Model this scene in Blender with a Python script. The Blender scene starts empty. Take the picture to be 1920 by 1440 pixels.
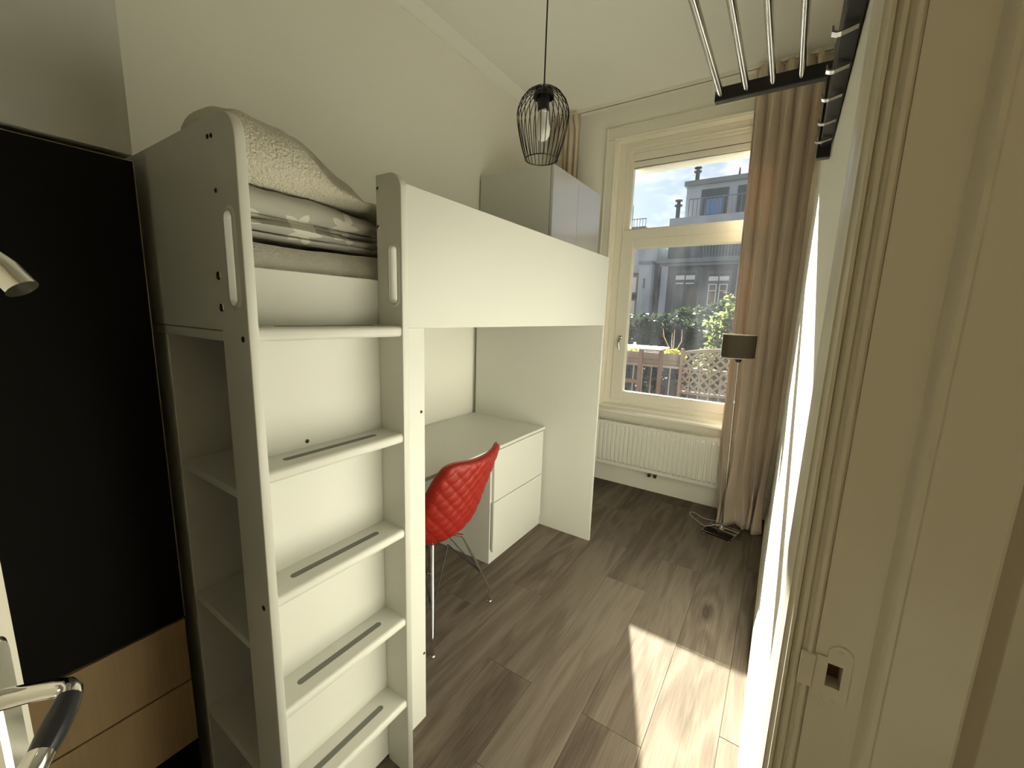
import bpy, bmesh, math, random
from mathutils import Vector, Matrix, noise
random.seed(7)
SC = bpy.context.scene
COL = SC.collection

# ------------------------------------------------------------------ camera
cam_d = bpy.data.cameras.new('camera'); cam = bpy.data.objects.new('camera', cam_d); COL.objects.link(cam)
cam_d.sensor_fit = 'HORIZONTAL'; cam_d.sensor_width = 36.0; cam_d.lens = 36.0 * 773.45 / 1920.0
cam_d.clip_start = 0.005; cam_d.clip_end = 500
_r = Vector((0.8344256, 0.5502360, 0.0312121)); _u = Vector((-0.1180413, 0.1231144, 0.9853472)); _f = Vector((-0.5383309, 0.8258833, -0.1676804))
cam.matrix_world = Matrix(((_r.x, _u.x, -_f.x, 1.94424), (_r.y, _u.y, -_f.y, 0.61871), (_r.z, _u.z, -_f.z, 1.47579), (0, 0, 0, 1)))
SC.camera = cam

# ------------------------------------------------------------------ world, sun, exposure
SUN_TRAVEL = Vector((0.3825, -1.0, -0.467))
HALL_FILL = 9.0
SUN_STRENGTH = 21.0
SKY_STRENGTH = 0.028
world = bpy.data.worlds.new('world'); SC.world = world; world.use_nodes = True
wn = world.node_tree; wn.nodes.clear()
def wnode(t, **k):
    n = wn.nodes.new(t)
    for a, b in k.items(): setattr(n, a, b)
    return n
wout = wnode('ShaderNodeOutputWorld'); wbg = wnode('ShaderNodeBackground')
sky = wnode('ShaderNodeTexSky', sky_type='NISHITA', sun_disc=False)
sky.sun_elevation = math.radians(23.6); sky.sun_rotation = math.radians(-20.9); sky.air_density = 1.0; sky.dust_density = 0.5; sky.ozone_density = 2.0
wtc = wnode('ShaderNodeTexCoord'); wmap = wnode('ShaderNodeMapping'); wmap.inputs['Scale'].default_value = (5, 5, 13)
wnz = wnode('ShaderNodeTexNoise'); wnz.inputs['Scale'].default_value = 1.6; wnz.inputs['Detail'].default_value = 7; wnz.inputs['Roughness'].default_value = 0.55
wramp = wnode('ShaderNodeValToRGB'); wramp.color_ramp.elements[0].position = 0.44; wramp.color_ramp.elements[1].position = 0.60
wmix = wnode('ShaderNodeMix', data_type='RGBA'); wmix.inputs[7].default_value = (17, 17.4, 18, 1)
wn.links.new(wtc.outputs['Generated'], wmap.inputs['Vector']); wn.links.new(wmap.outputs[0], wnz.inputs['Vector'])
wn.links.new(wnz.outputs['Fac'], wramp.inputs['Fac']); wn.links.new(wramp.outputs['Color'], wmix.inputs[0])
wwb = wnode('ShaderNodeMix', data_type='RGBA', blend_type='MULTIPLY'); wwb.inputs[0].default_value = 1.0; wwb.inputs[7].default_value = (0.84, 0.98, 1.25, 1)
wn.links.new(sky.outputs[0], wwb.inputs[6]); wn.links.new(wwb.outputs[2], wmix.inputs[6]); wn.links.new(wmix.outputs[2], wbg.inputs['Color'])
wbg.inputs['Strength'].default_value = SKY_STRENGTH
wn.links.new(wbg.outputs[0], wout.inputs[0])

sun_d = bpy.data.lights.new('sun', 'SUN'); sun_d.energy = SUN_STRENGTH; sun_d.angle = math.radians(0.55); sun_d.color = (1.0, 0.955, 0.85)
sun = bpy.data.objects.new('sun', sun_d); COL.objects.link(sun); sun.location = (-6, 20, 10)
sun.rotation_euler = SUN_TRAVEL.to_track_quat('-Z', 'Y').to_euler()

vs = SC.view_settings; vs.view_transform = 'Standard'; vs.look = 'None'; vs.gamma = 1.0; vs.exposure = 1.42; vs.use_curve_mapping = False
SC.display_settings.display_device = 'sRGB'
cy = SC.cycles
cy.use_denoising = True; cy.use_adaptive_sampling = True; cy.adaptive_threshold = 0.05; cy.max_bounces = 12; cy.diffuse_bounces = 10; cy.glossy_bounces = 4; cy.transmission_bounces = 4; cy.transparent_max_bounces = 8
cy.caustics_reflective = False; cy.caustics_refractive = False; cy.sample_clamp_indirect = 6.0

# ------------------------------------------------------------------ helpers
ORG = {}
def thing(name, loc, label=None, cat=None, group=None, kind=None):
    o = bpy.data.objects.new(name, None); COL.objects.link(o); o.location = loc; o.empty_display_size = 0.05
    ORG[o] = Vector(loc)
    tag(o, label, cat, group, kind); return o
def tag(o, label=None, cat=None, group=None, kind=None):
    if label: o['label'] = label
    if cat: o['category'] = cat
    if group: o['group'] = group
    if kind: o['kind'] = kind
    return o
def link(name, me, mat, parent=None, loc=None, label=None, shift=True):
    """me holds world coordinates; under a parent it is shifted to the parent's origin"""
    o = bpy.data.objects.new(name, me); COL.objects.link(o)
    if mat is not None and not me.materials: me.materials.append(mat)
    if parent is not None:
        org = ORG[parent]; o.parent = parent; ORG[o] = org
        if shift: me.transform(Matrix.Translation(-org))
        if loc is not None: o.location = Vector(loc) - org
    else:
        ORG[o] = Vector((0, 0, 0))
        if loc is not None:
            o.location = loc
    if label: o['label'] = label
    return o
def from_bm(name, bm, smooth=False, angle=40):
    bmesh.ops.recalc_face_normals(bm, faces=bm.faces)
    me = bpy.data.meshes.new(name); bm.to_mesh(me); bm.free()
    if smooth:
        me.polygons.foreach_set('use_smooth', [True] * len(me.polygons))
        me.set_sharp_from_angle(angle=math.radians(angle))
    return me
def bm_box(bm, lo, hi, bev=0.0, seg=1):
    r = bmesh.ops.create_cube(bm, size=1.0)
    lo = Vector(lo); hi = Vector(hi); c = (lo + hi) / 2; s = hi - lo
    for v in r['verts']: v.co = Vector((v.co.x * s.x, v.co.y * s.y, v.co.z * s.z)) + c
    if bev > 0:
        es = set()
        for v in r['verts']: es.update(v.link_edges)
        bmesh.ops.bevel(bm, geom=list(es), offset=bev, segments=seg, affect='EDGES', profile=0.5)
def box(name, lo, hi, mat, parent=None, bev=0.0, seg=1, label=None, smooth=None):
    bm = bmesh.new(); bm_box(bm, lo, hi, bev, seg)
    return link(name, from_bm(name, bm, smooth=(seg > 1 if smooth is None else smooth)), mat, parent, label=label)
def boxes(name, lst, mat, parent=None, bev=0.0, label=None):
    bm = bmesh.new()
    for lo, hi in lst: bm_box(bm, lo, hi, bev)
    return link(name, from_bm(name, bm), mat, parent, label=label)
def tube_bm(bm, pts, rad, n=8, closed=False, cap=True):
    pts = [Vector(p) for p in pts]; m = len(pts)
    rads = rad if isinstance(rad, (list, tuple)) else [rad] * m
    rings = []; prev = None
    for i, p in enumerate(pts):
        if closed: t = (pts[(i + 1) % m] - pts[i - 1])
        elif i == 0: t = pts[1] - pts[0]
        elif i == m - 1: t = pts[-1] - pts[-2]
        else: t = (pts[i + 1] - pts[i]).normalized() + (pts[i] - pts[i - 1]).normalized()
        t.normalize()
        if prev is None:
            a = Vector((0, 0, 1)) if abs(t.z) < 0.9 else Vector((1, 0, 0))
            u = t.cross(a).normalized()
        else:
            u = (prev - t * prev.dot(t)).normalized()
        prev = u; w = t.cross(u)
        rings.append([bm.verts.new(p + (u * math.cos(2 * math.pi * k / n) + w * math.sin(2 * math.pi * k / n)) * rads[i]) for k in range(n)])
    rr = range(m) if closed else range(m - 1)
    for i in rr:
        a, b = rings[i], rings[(i + 1) % m]
        for k in range(n): bm.faces.new((a[k], a[(k + 1) % n], b[(k + 1) % n], b[k]))
    if cap and not closed:
        bm.faces.new(rings[0][::-1]); bm.faces.new(rings[-1])
def tube(name, pts, rad, mat, parent=None, n=8, closed=False, label=None):
    bm = bmesh.new(); tube_bm(bm, pts, rad, n, closed)
    return link(name, from_bm(name, bm, True), mat, parent, label=label)
def lathe(name, prof, mat, parent=None, c=(0, 0, 0), n=24, label=None, rot=None, angle=40):
    bm = bmesh.new(); rings = []
    for r, z in prof:
        rings.append([bm.verts.new((r * math.cos(2 * math.pi * k / n), r * math.sin(2 * math.pi * k / n), z)) for k in range(n)])
    for i in range(len(rings) - 1):
        for k in range(n): bm.faces.new((rings[i][k], rings[i][(k + 1) % n], rings[i + 1][(k + 1) % n], rings[i + 1][k]))
    bmesh.ops.remove_doubles(bm, verts=bm.verts, dist=1e-6)
    if rot is not None: bmesh.ops.transform(bm, matrix=rot, verts=bm.verts)
    bmesh.ops.translate(bm, vec=Vector(c), verts=bm.verts)
    return link(name, from_bm(name, bm, True, angle), mat, parent, label=label)
def plate(name, outline, holes, axis, at, thick, mat, parent=None, bev=0.0015, label=None):
    """flat board with holes; outline/holes in the two coordinates across `axis`, spanning at..at+thick"""
    cu = bpy.data.curves.new('plate_curve', 'CURVE'); cu.dimensions = '2D'; cu.fill_mode = 'BOTH'
    for loop in [outline] + holes:
        sp = cu.splines.new('POLY'); sp.points.add(len(loop) - 1); sp.use_cyclic_u = True
        for p, (a, b) in zip(sp.points, loop): p.co = (a, b, 0, 1)
    cu.extrude = thick / 2 - bev; cu.bevel_depth = bev; cu.bevel_resolution = 1; cu.offset = -bev
    t = bpy.data.objects.new('plate_tmp', cu); COL.objects.link(t)
    dg = bpy.context.evaluated_depsgraph_get(); me = bpy.data.meshes.new_from_object(t.evaluated_get(dg)); me.name = name
    bpy.data.objects.remove(t); bpy.data.curves.remove(cu)
    for v in me.vertices:
        a, b, c = v.co
        if axis == 'y': v.co = (a, at + thick / 2 + c, b)
        elif axis == 'x': v.co = (at + thick / 2 + c, a, b)
        else: v.co = (a, b, at + thick / 2 + c)
    me.materials.clear()
    bm = bmesh.new(); bm.from_mesh(me); bmesh.ops.remove_doubles(bm, verts=bm.verts, dist=1e-6); bmesh.ops.recalc_face_normals(bm, faces=bm.faces); bm.to_mesh(me); bm.free()
    return link(name, me, mat, parent, label=label)
def capsule(ca, cb, r, half, n=10, ang=0.0):
    """vertical capsule outline around (ca, cb)"""
    pts = [(ca + r * math.cos(math.pi * k / n), cb + half + r * math.sin(math.pi * k / n)) for k in range(n + 1)]
    pts += [(ca + r * math.cos(math.pi + math.pi * k / n), cb - half + r * math.sin(math.pi + math.pi * k / n)) for k in range(n + 1)]
    return pts
def rcorner(cx_, cz_, r, a0, a1, n=8):
    return [(cx_ + r * math.cos(math.radians(a0 + (a1 - a0) * k / n)), cz_ + r * math.sin(math.radians(a0 + (a1 - a0) * k / n))) for k in range(n + 1)]
def prism(name, prof, z0, z1, mat, parent=None, label=None, bev=0):
    """horizontal section prof [(x,y)...] swept from z0 to z1"""
    bm = bmesh.new()
    a = [bm.verts.new((x, y, z0)) for x, y in prof]; b = [bm.verts.new((x, y, z1)) for x, y in prof]
    n = len(prof)
    for k in range(n): bm.faces.new((a[k], a[(k + 1) % n], b[(k + 1) % n], b[k]))
    bm.faces.new(a[::-1]); bm.faces.new(b)
    return link(name, from_bm(name, bm, True, 35), mat, parent, label=label)
def sweep(name, prof, axis, a0, a1, mat, parent=None, label=None, smooth=True):
    """section prof given in the other two axes, swept along axis x or y"""
    bm = bmesh.new()
    def P(p, t): return (t, p[0], p[1]) if axis == 'x' else (p[0], t, p[1])
    a = [bm.verts.new(P(p, a0)) for p in prof]; b = [bm.verts.new(P(p, a1)) for p in prof]; n = len(prof)
    for k in range(n): bm.faces.new((a[k], a[(k + 1) % n], b[(k + 1) % n], b[k]))
    bm.faces.new(a[::-1]); bm.faces.new(b)
    return link(name, from_bm(name, bm, smooth, 35), mat, parent, label=label)
def copies(o, locs, parent):
    for l in locs:
        c = o.copy(); COL.objects.link(c); c.parent = parent; c.location = Vector(l) - ORG[parent]; ORG[c] = ORG[parent]

# ------------------------------------------------------------------ materials
def mat(name, col, rough=0.5, metal=0.0, spec=0.5, nz=None, bump=None, trans=0.0, sheen=0.0):
    """nz=(scale, amount) colour variation, bump=(scale, strength)"""
    m = bpy.data.materials.new(name); m.use_nodes = True; nt = m.node_tree; b = nt.nodes['Principled BSDF']
    b.inputs['Base Color'].default_value = (*col, 1); b.inputs['Roughness'].default_value = rough; b.inputs['Metallic'].default_value = metal
    b.inputs['Specular IOR Level'].default_value = spec
    if sheen: b.inputs['Sheen Weight'].default_value = sheen
    tc = nt.nodes.new('ShaderNodeTexCoord')
    if nz:
        n = nt.nodes.new('ShaderNodeTexNoise'); n.inputs['Scale'].default_value = nz[0]; n.inputs['Detail'].default_value = 5
        mx = nt.nodes.new('ShaderNodeMix'); mx.data_type = 'RGBA'
        mx.inputs[6].default_value = (*[c * (1 - nz[1]) for c in col], 1); mx.inputs[7].default_value = (*[min(1, c * (1 + nz[1])) for c in col], 1)
        nt.links.new(tc.outputs['Object'], n.inputs['Vector']); nt.links.new(n.outputs['Fac'], mx.inputs[0]); nt.links.new(mx.outputs[2], b.inputs['Base Color'])
    if bump:
        n = nt.nodes.new('ShaderNodeTexNoise'); n.inputs['Scale'].default_value = bump[0]; n.inputs['Detail'].default_value = 4
        bp = nt.nodes.new('ShaderNodeBump'); bp.inputs['Strength'].default_value = bump[1]; bp.inputs['Distance'].default_value = 0.01
        nt.links.new(tc.outputs['Object'], n.inputs['Vector']); nt.links.new(n.outputs['Fac'], bp.inputs['Height']); nt.links.new(bp.outputs[0], b.inputs['Normal'])
    return m
def mix_translucent(m, fac, col):
    nt = m.node_tree; b = nt.nodes['Principled BSDF']; out = nt.nodes['Material Output']
    t = nt.nodes.new('ShaderNodeBsdfTranslucent'); t.inputs['Color'].default_value = (*col, 1)
    x = nt.nodes.new('ShaderNodeMixShader'); x.inputs[0].default_value = fac
    nt.links.new(b.outputs[0], x.inputs[1]); nt.links.new(t.outputs[0], x.inputs[2]); nt.links.new(x.outputs[0], out.inputs['Surface'])
    return m
M = {}
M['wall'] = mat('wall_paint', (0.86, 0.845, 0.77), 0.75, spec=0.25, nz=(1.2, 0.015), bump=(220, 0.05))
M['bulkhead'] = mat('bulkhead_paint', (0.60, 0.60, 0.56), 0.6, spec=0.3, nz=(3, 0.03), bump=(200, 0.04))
M['ceiling'] = mat('ceiling_paint', (0.86, 0.86, 0.80), 0.85, spec=0.2, nz=(1.0, 0.015))
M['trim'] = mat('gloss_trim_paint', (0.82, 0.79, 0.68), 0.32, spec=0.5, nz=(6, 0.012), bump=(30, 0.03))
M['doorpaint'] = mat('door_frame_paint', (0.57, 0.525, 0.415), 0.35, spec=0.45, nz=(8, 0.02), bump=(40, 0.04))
M['lam'] = mat('white_laminate', (0.59, 0.59, 0.537), 0.38, spec=0.4, nz=(2, 0.006))
M['lam2'] = mat('white_wardrobe_foil', (0.50, 0.505, 0.515), 0.22, spec=0.6)
M['black_front'] = mat('matt_black_front', (0.007, 0.0065, 0.005), 0.6, spec=0.12)
M['dark_core'] = mat('dark_gap', (0.02, 0.019, 0.016), 0.8)
M['edge'] = mat('light_edge_band', (0.45, 0.42, 0.34), 0.5)
M['chrome'] = mat('polished_chrome', (0.80, 0.79, 0.76), 0.10, 1.0)
M['steel'] = mat('brushed_steel', (0.55, 0.53, 0.49), 0.2, 1.0)
M['black_metal'] = mat('black_metal', (0.012, 0.012, 0.012), 0.4, spec=0.4)
M['black_wood'] = mat('black_wood', (0.018, 0.017, 0.016), 0.5, spec=0.35, bump=(60, 0.05))
M['black_plastic'] = mat('black_plastic', (0.012, 0.013, 0.015), 0.3, spec=0.5)
M['hole'] = mat('screw_hole_dark', (0.03, 0.025, 0.02), 0.7)
M['grip'] = mat('grey_grip_strip', (0.16, 0.16, 0.145), 0.75, bump=(400, 0.1))
M['sheet'] = mat('terry_sheet', (0.62, 0.60, 0.54), 0.95, spec=0.1, bump=(260, 0.55), nz=(40, 0.06))
M['rad'] = mat('radiator_enamel', (0.78, 0.77, 0.69), 0.35)
M['brass'] = mat('brass_valve', (0.25, 0.17, 0.09), 0.35, 1.0, nz=(60, 0.4))
M['curtain'] = mix_translucent(mat('taupe_curtain', (0.70, 0.605, 0.495), 0.9, spec=0.1, bump=(500, 0.12), nz=(90, 0.06), sheen=0.1), 0.10, (0.45, 0.30, 0.18))
M['shade'] = mix_translucent(mat('taupe_lamp_shade', (0.085, 0.07, 0.048), 0.85, spec=0.1, bump=(600, 0.15)), 0.05, (0.3, 0.22, 0.12))
M['shade_rim'] = mat('shade_trim', (0.55, 0.48, 0.36), 0.7)
M['bulb'] = mat('opal_bulb', (0.80, 0.79, 0.74), 0.25, spec=0.5)
M['hall'] = mat('hall_paint', (0.42, 0.37, 0.28), 0.8)
M['hall_light'] = mat('hall_pale_paint', (0.66, 0.62, 0.52), 0.8)
M['red'] = mat('red_leather', (0.245, 0.0105, 0.0045), 0.42, spec=0.4, bump=(180, 0.12), nz=(5, 0.06))
M['red_stitch'] = mat('red_piping', (0.16, 0.018, 0.011), 0.5)
M['raw_mortise'] = mat('raw_mortise_wood', (0.16, 0.075, 0.045), 0.8, nz=(90, 0.6))
def acrylic(name, tint=(1, 1, 1), gl=0.35):
    m = bpy.data.materials.new(name); m.use_nodes = True; nt = m.node_tree; nt.nodes.remove(nt.nodes['Principled BSDF']); out = nt.nodes['Material Output']
    t = nt.nodes.new('ShaderNodeBsdfTransparent'); t.inputs[0].default_value = (*tint, 1)
    g = nt.nodes.new('ShaderNodeBsdfGlossy'); g.inputs['Roughness'].default_value = 0.05
    lw = nt.nodes.new('ShaderNodeLayerWeight'); lw.inputs['Blend'].default_value = gl
    mx = nt.nodes.new('ShaderNodeMixShader'); nt.links.new(lw.outputs['Fresnel'], mx.inputs[0]); nt.links.new(t.outputs[0], mx.inputs[1]); nt.links.new(g.outputs[0], mx.inputs[2])
    nt.links.new(mx.outputs[0], out.inputs[0]); return m
M['acrylic'] = acrylic('clear_acrylic', (0.975, 0.975, 0.96), 0.15)
def pane_mat(name, dust):
    """window glass: clear, slightly reflective, with an uneven film of dust"""
    m = acrylic(name, (0.97, 0.985, 0.98)); nt = m.node_tree; out = nt.nodes['Material Output']; src = out.inputs[0].links[0].from_socket
    d = nt.nodes.new('ShaderNodeBsdfTranslucent'); d.inputs['Color'].default_value = (0.75, 0.80, 0.85, 1)
    tc = nt.nodes.new('ShaderNodeTexCoord')
    n1 = nt.nodes.new('ShaderNodeTexNoise'); n1.inputs['Scale'].default_value = 3.0; n1.inputs['Detail'].default_value = 6
    mp = nt.nodes.new('ShaderNodeMapping'); mp.inputs['Scale'].default_value = (2.5, 1, 0.7); mp.inputs['Rotation'].default_value = (0, 0.5, 0)
    n2 = nt.nodes.new('ShaderNodeTexNoise'); n2.inputs['Scale'].default_value = 240.0; n2.inputs['Detail'].default_value = 1
    r1 = nt.nodes.new('ShaderNodeMapRange'); r1.inputs[1].default_value = 0.35; r1.inputs[2].default_value = 0.75; r1.inputs[3].default_value = dust * 0.35; r1.inputs[4].default_value = dust * 1.6
    r2 = nt.nodes.new('ShaderNodeMapRange'); r2.inputs[1].default_value = 0.74; r2.inputs[2].default_value = 0.78; r2.inputs[3].default_value = 0; r2.inputs[4].default_value = dust * 6
    ad = nt.nodes.new('ShaderNodeMath'); ad.operation = 'ADD'; ad.use_clamp = True
    nt.links.new(tc.outputs['Object'], mp.inputs[0]); nt.links.new(mp.outputs[0], n1.inputs['Vector']); nt.links.new(tc.outputs['Object'], n2.inputs['Vector'])
    nt.links.new(n1.outputs['Fac'], r1.inputs[0]); nt.links.new(n2.outputs['Fac'], r2.inputs[0]); nt.links.new(r1.outputs[0], ad.inputs[0]); nt.links.new(r2.outputs[0], ad.inputs[1])
    mx = nt.nodes.new('ShaderNodeMixShader'); nt.links.new(ad.outputs[0], mx.inputs[0]); nt.links.new(src, mx.inputs[1]); nt.links.new(d.outputs[0], mx.inputs[2]); nt.links.new(mx.outputs[0], out.inputs[0])
    return m
M['pane_low'] = pane_mat('dusty_window_glass', 0.0055)
M['pane_up'] = pane_mat('window_glass', 0.003)
def wood(name, c0, c1, c2, scale=1.0, rough=0.45, along='y', spec=0.4, knots=1.0):
    m = bpy.data.materials.new(name); m.use_nodes = True; nt = m.node_tree; b = nt.nodes['Principled BSDF']; N = nt.nodes.new; L = nt.links.new
    tc = N('ShaderNodeTexCoord'); oi = N('ShaderNodeObjectInfo')
    off = N('ShaderNodeVectorMath'); off.operation = 'SCALE'; cmb = N('ShaderNodeCombineXYZ')
    for k in range(3): L(oi.outputs['Random'], cmb.inputs[k])
    L(cmb.outputs[0], off.inputs[0]); off.inputs['Scale'].default_value = 37.0
    add = N('ShaderNodeVectorMath'); add.operation = 'ADD'; L(tc.outputs['Object'], add.inputs[0]); L(off.outputs[0], add.inputs[1])
    mp = N('ShaderNodeMapping'); mp.inputs['Scale'].default_value = {'y': (scale, 0.13 * scale, scale), 'x': (0.13 * scale, scale, scale), 'z': (scale, scale, 0.13 * scale)}[along]
    L(add.outputs[0], mp.inputs[0])
    n1 = N('ShaderNodeTexNoise'); n1.inputs['Scale'].default_value = 6.5; n1.inputs['Detail'].default_value = 3; n1.inputs['Distortion'].default_value = 0.8; L(mp.outputs[0], n1.inputs['Vector'])
    # rings: sine of a smooth field gives the cathedral figure, which bends round sparse knots
    sw = N('ShaderNodeMapping'); sw.inputs['Scale'].default_value = {'y': (3.6, 0.95, 0.0), 'x': (0.95, 3.6, 0.0), 'z': (0.0, 0.95, 0.95)}[along]; L(add.outputs[0], sw.inputs[0])
    vk = N('ShaderNodeTexVoronoi'); vk.inputs['Scale'].default_value = 1.0; L(sw.outputs[0], vk.inputs['Vector'])
    kx = N('ShaderNodeMath'); kx.operation = 'MULTIPLY'; kx.inputs[1].default_value = -7.0; L(vk.outputs['Distance'], kx.inputs[0])
    ke = N('ShaderNodeMath'); ke.operation = 'EXPONENT'; L(kx.outputs[0], ke.inputs[0])
    km = N('ShaderNodeMath'); km.operation = 'MULTIPLY'; km.inputs[1].default_value = 14.0 * knots; L(ke.outputs[0], km.inputs[0])
    mul = N('ShaderNodeMath'); mul.operation = 'MULTIPLY_ADD'; mul.inputs[1].default_value = 26.0; L(n1.outputs['Fac'], mul.inputs[0]); L(km.outputs[0], mul.inputs[2])
    sn = N('ShaderNodeMath'); sn.operation = 'SINE'; L(mul.outputs[0], sn.inputs[0])
    kd = N('ShaderNodeMapRange'); kd.inputs[1].default_value = 0.04; kd.inputs[2].default_value = 0.13; kd.inputs[3].default_value = -0.42 * knots; kd.inputs[4].default_value = 0.0; L(vk.outputs['Distance'], kd.inputs[0])
    mp2 = N('ShaderNodeMapping'); mp2.inputs['Scale'].default_value = {'y': (90, 2.2, 90), 'x': (2.2, 90, 90), 'z': (90, 90, 2.2)}[along]; L(add.outputs[0], mp2.inputs[0])
    n2 = N('ShaderNodeTexNoise'); n2.inputs['Scale'].default_value = 2.0; n2.inputs['Detail'].default_value = 6; n2.inputs['Roughness'].default_value = 0.7; L(mp2.outputs[0], n2.inputs['Vector'])
    n3 = N('ShaderNodeTexNoise'); n3.inputs['Scale'].default_value = 2.3; n3.inputs['Detail'].default_value = 2; L(mp.outputs[0], n3.inputs['Vector'])
    r = N('ShaderNodeMapRange'); r.inputs[1].default_value = -1; r.inputs[2].default_value = 1; r.inputs[3].default_value = 0; r.inputs[4].default_value = 0.26; L(sn.outputs[0], r.inputs[0])
    a1 = N('ShaderNodeMath'); a1.operation = 'MULTIPLY_ADD'; a1.inputs[1].default_value = 0.75; L(n2.outputs['Fac'], a1.inputs[0]); L(r.outputs[0], a1.inputs[2])
    a2 = N('ShaderNodeMath'); a2.operation = 'MULTIPLY_ADD'; a2.inputs[1].default_value = 0.9; L(n3.outputs['Fac'], a2.inputs[0]); L(a1.outputs[0], a2.inputs[2])
    rnd = N('ShaderNodeMath'); rnd.operation = 'MULTIPLY_ADD'; rnd.inputs[1].default_value = 0.20; L(oi.outputs['Random'], rnd.inputs[0]); a3 = N('ShaderNodeMath'); a3.operation = 'ADD'; L(a2.outputs[0], a3.inputs[0]); L(kd.outputs[0], a3.inputs[1]); L(a3.outputs[0], rnd.inputs[2])
    cr = N('ShaderNodeValToRGB'); e = cr.color_ramp.elements
    e[0].position = 0.45; e[0].color = (*c0, 1); e[1].position = 0.97; e[1].color = (*c2, 1); x = e.new(0.72); x.color = (*c1, 1)
    sc_ = N('ShaderNodeMath'); sc_.operation = 'MULTIPLY'; sc_.inputs[1].default_value = 1 / 1.5; L(rnd.outputs[0], sc_.inputs[0])
    L(sc_.outputs[0], cr.inputs[0]); L(cr.outputs[0], b.inputs['Base Color'])
    b.inputs['Roughness'].default_value = rough; b.inputs['Specular IOR Level'].default_value = spec
    bp = N('ShaderNodeBump'); bp.inputs['Strength'].default_value = 0.12; bp.inputs['Distance'].default_value = 0.004; L(n2.outputs['Fac'], bp.inputs['Height']); L(bp.outputs[0], b.inputs['Normal'])
    return m
M['floor'] = wood('oak_vinyl_plank', (0.074, 0.057, 0.043), (0.140, 0.115, 0.088), (0.196, 0.167, 0.132), 1.0, rough=0.85, spec=0.05)
M['oak'] = wood('oak_drawer_front', (0.30, 0.205, 0.10), (0.38, 0.265, 0.14), (0.44, 0.31, 0.17), 0.7, along='z', knots=0.0)

# ------------------------------------------------------------------ room shell
W, YW, ZC = 1.997, 4.13, 3.15          # right wall, window wall, ceiling
YN = 0.10                              # near wall
YJ, YH = 1.11, 0.20                     # far and hinge side of the doorway in the right wall
WT = 0.11                               # partition thickness
XB, YB = 0.685, 0.975                   # front plane and far end of the built-in cupboard column
floor = box('floor', (-0.1, YN - 0.1, -0.12), (W + WT + 1.2, YW + 0.12, -0.012), mat('subfloor', (0.20, 0.155, 0.11), 0.8)); tag(floor, 'grey-brown oak plank floor of the bedroom', kind='structure')
# planks: rows 0.2225 wide, 1.22 long, staggered as laid
PW, PL = 0.2225, 1.216
row_joint = {0: 2.75, 1: 1.897, 2: 2.45, -1: 1.897, -2: 2.385, -3: 2.116, -4: 1.62, -5: 2.75, -6: 1.9, 3: 2.1, 4: 2.6, 5: 1.9, 6: 2.3, 7: 2.6, 8: 1.8}
pm = {}
def plank(x0, x1, y0, y1):
    key = (round(x1 - x0, 4), round(y1 - y0, 4))
    if key not in pm:
        bm = bmesh.new(); bm_box(bm, (0.0004, 0.0004, -0.012), (key[0] - 0.0004, key[1] - 0.0004, 0.0), 0.0012)
        pm[key] = from_bm('plank', bm)
    link('plank', pm[key], M['floor'], floor, loc=(x0, y0, 0), shift=False)
for rw, j in row_joint.items():
    x0 = 1.25 + rw * PW; x1 = x0 + PW
    x0 = max(x0, 0.0); x1 = min(x1, W + WT + 1.1)
    if x1 - x0 < 0.02: continue
    y = j
    while y > YN: y -= PL
    while y < YW:
        a, b = max(y, YN), min(y + PL, YW)
        if b - a > 0.01: plank(x0, x1, a, b)
        y += PL
tag(box('ceiling', (-0.1, YN - 0.1, ZC), (W + WT + 1.2, YW + 0.12, ZC + 0.12), M['ceiling']), 'plain white ceiling', kind='structure')
tag(box('wall_left', (-0.12, YN - 0.1, -0.1), (0.0, YW + 0.12, ZC), M['wall']), 'long white wall beside the loft bed', kind='structure')
tag(box('wall_back', (-0.12, YN - 0.12, -0.1), (W + WT + 1.2, YN, ZC), M['wall']), 'near wall of the room', kind='structure')
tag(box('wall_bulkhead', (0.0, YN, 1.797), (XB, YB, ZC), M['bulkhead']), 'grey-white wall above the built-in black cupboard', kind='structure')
# right wall with the doorway
DH = 2.32
tag(boxes('wall_right', [((W, YJ + 0.05, -0.1), (W + WT, YW + 0.12, ZC)), ((W, YN, -0.1), (W + WT, YH, ZC)), ((W, YH, DH + 0.03), (W + WT, YJ + 0.05, ZC))], M['wall']), 'sunlit white wall with the doorway', kind='structure')
# window wall with opening
WX0, WX1, WZ0, WZ1 = 0.611, 1.815, 0.70, 2.90
tag(boxes('wall_window', [((-0.12, YW, -0.1), (WX0, YW + 0.30, ZC)), ((WX1, YW, -0.1), (W + WT, YW + 0.30, ZC)), ((WX0, YW, -0.1), (WX1, YW + 0.30, WZ0)), ((WX0, YW, WZ1), (WX1, YW + 0.30, ZC))], M['wall']), 'white wall around the window', kind='structure')
# hall beyond the doorway
tag(box('wall_hall', (W + WT + 1.15, YN, -0.1), (W + WT + 1.25, YW, ZC), M['hall_light']), 'pale hall wall opposite the doorway', kind='structure')
tag(box('wall_hall_end', (W + WT, 1.62, -0.1), (W + WT + 1.2, 1.72, ZC), M['hall_light']), 'pale hall wall behind the door frame', kind='structure')
# cove between left wall and ceiling
tag(sweep('trim_1', [(0.0, 3.092), (0.012, 3.094), (0.03, 3.112), (0.062, 3.140), (0.066, 3.15), (0.0, 3.15)], 'y', YB, YW, M['ceiling']), 'narrow white cove along the ceiling edge', kind='structure')
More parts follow.
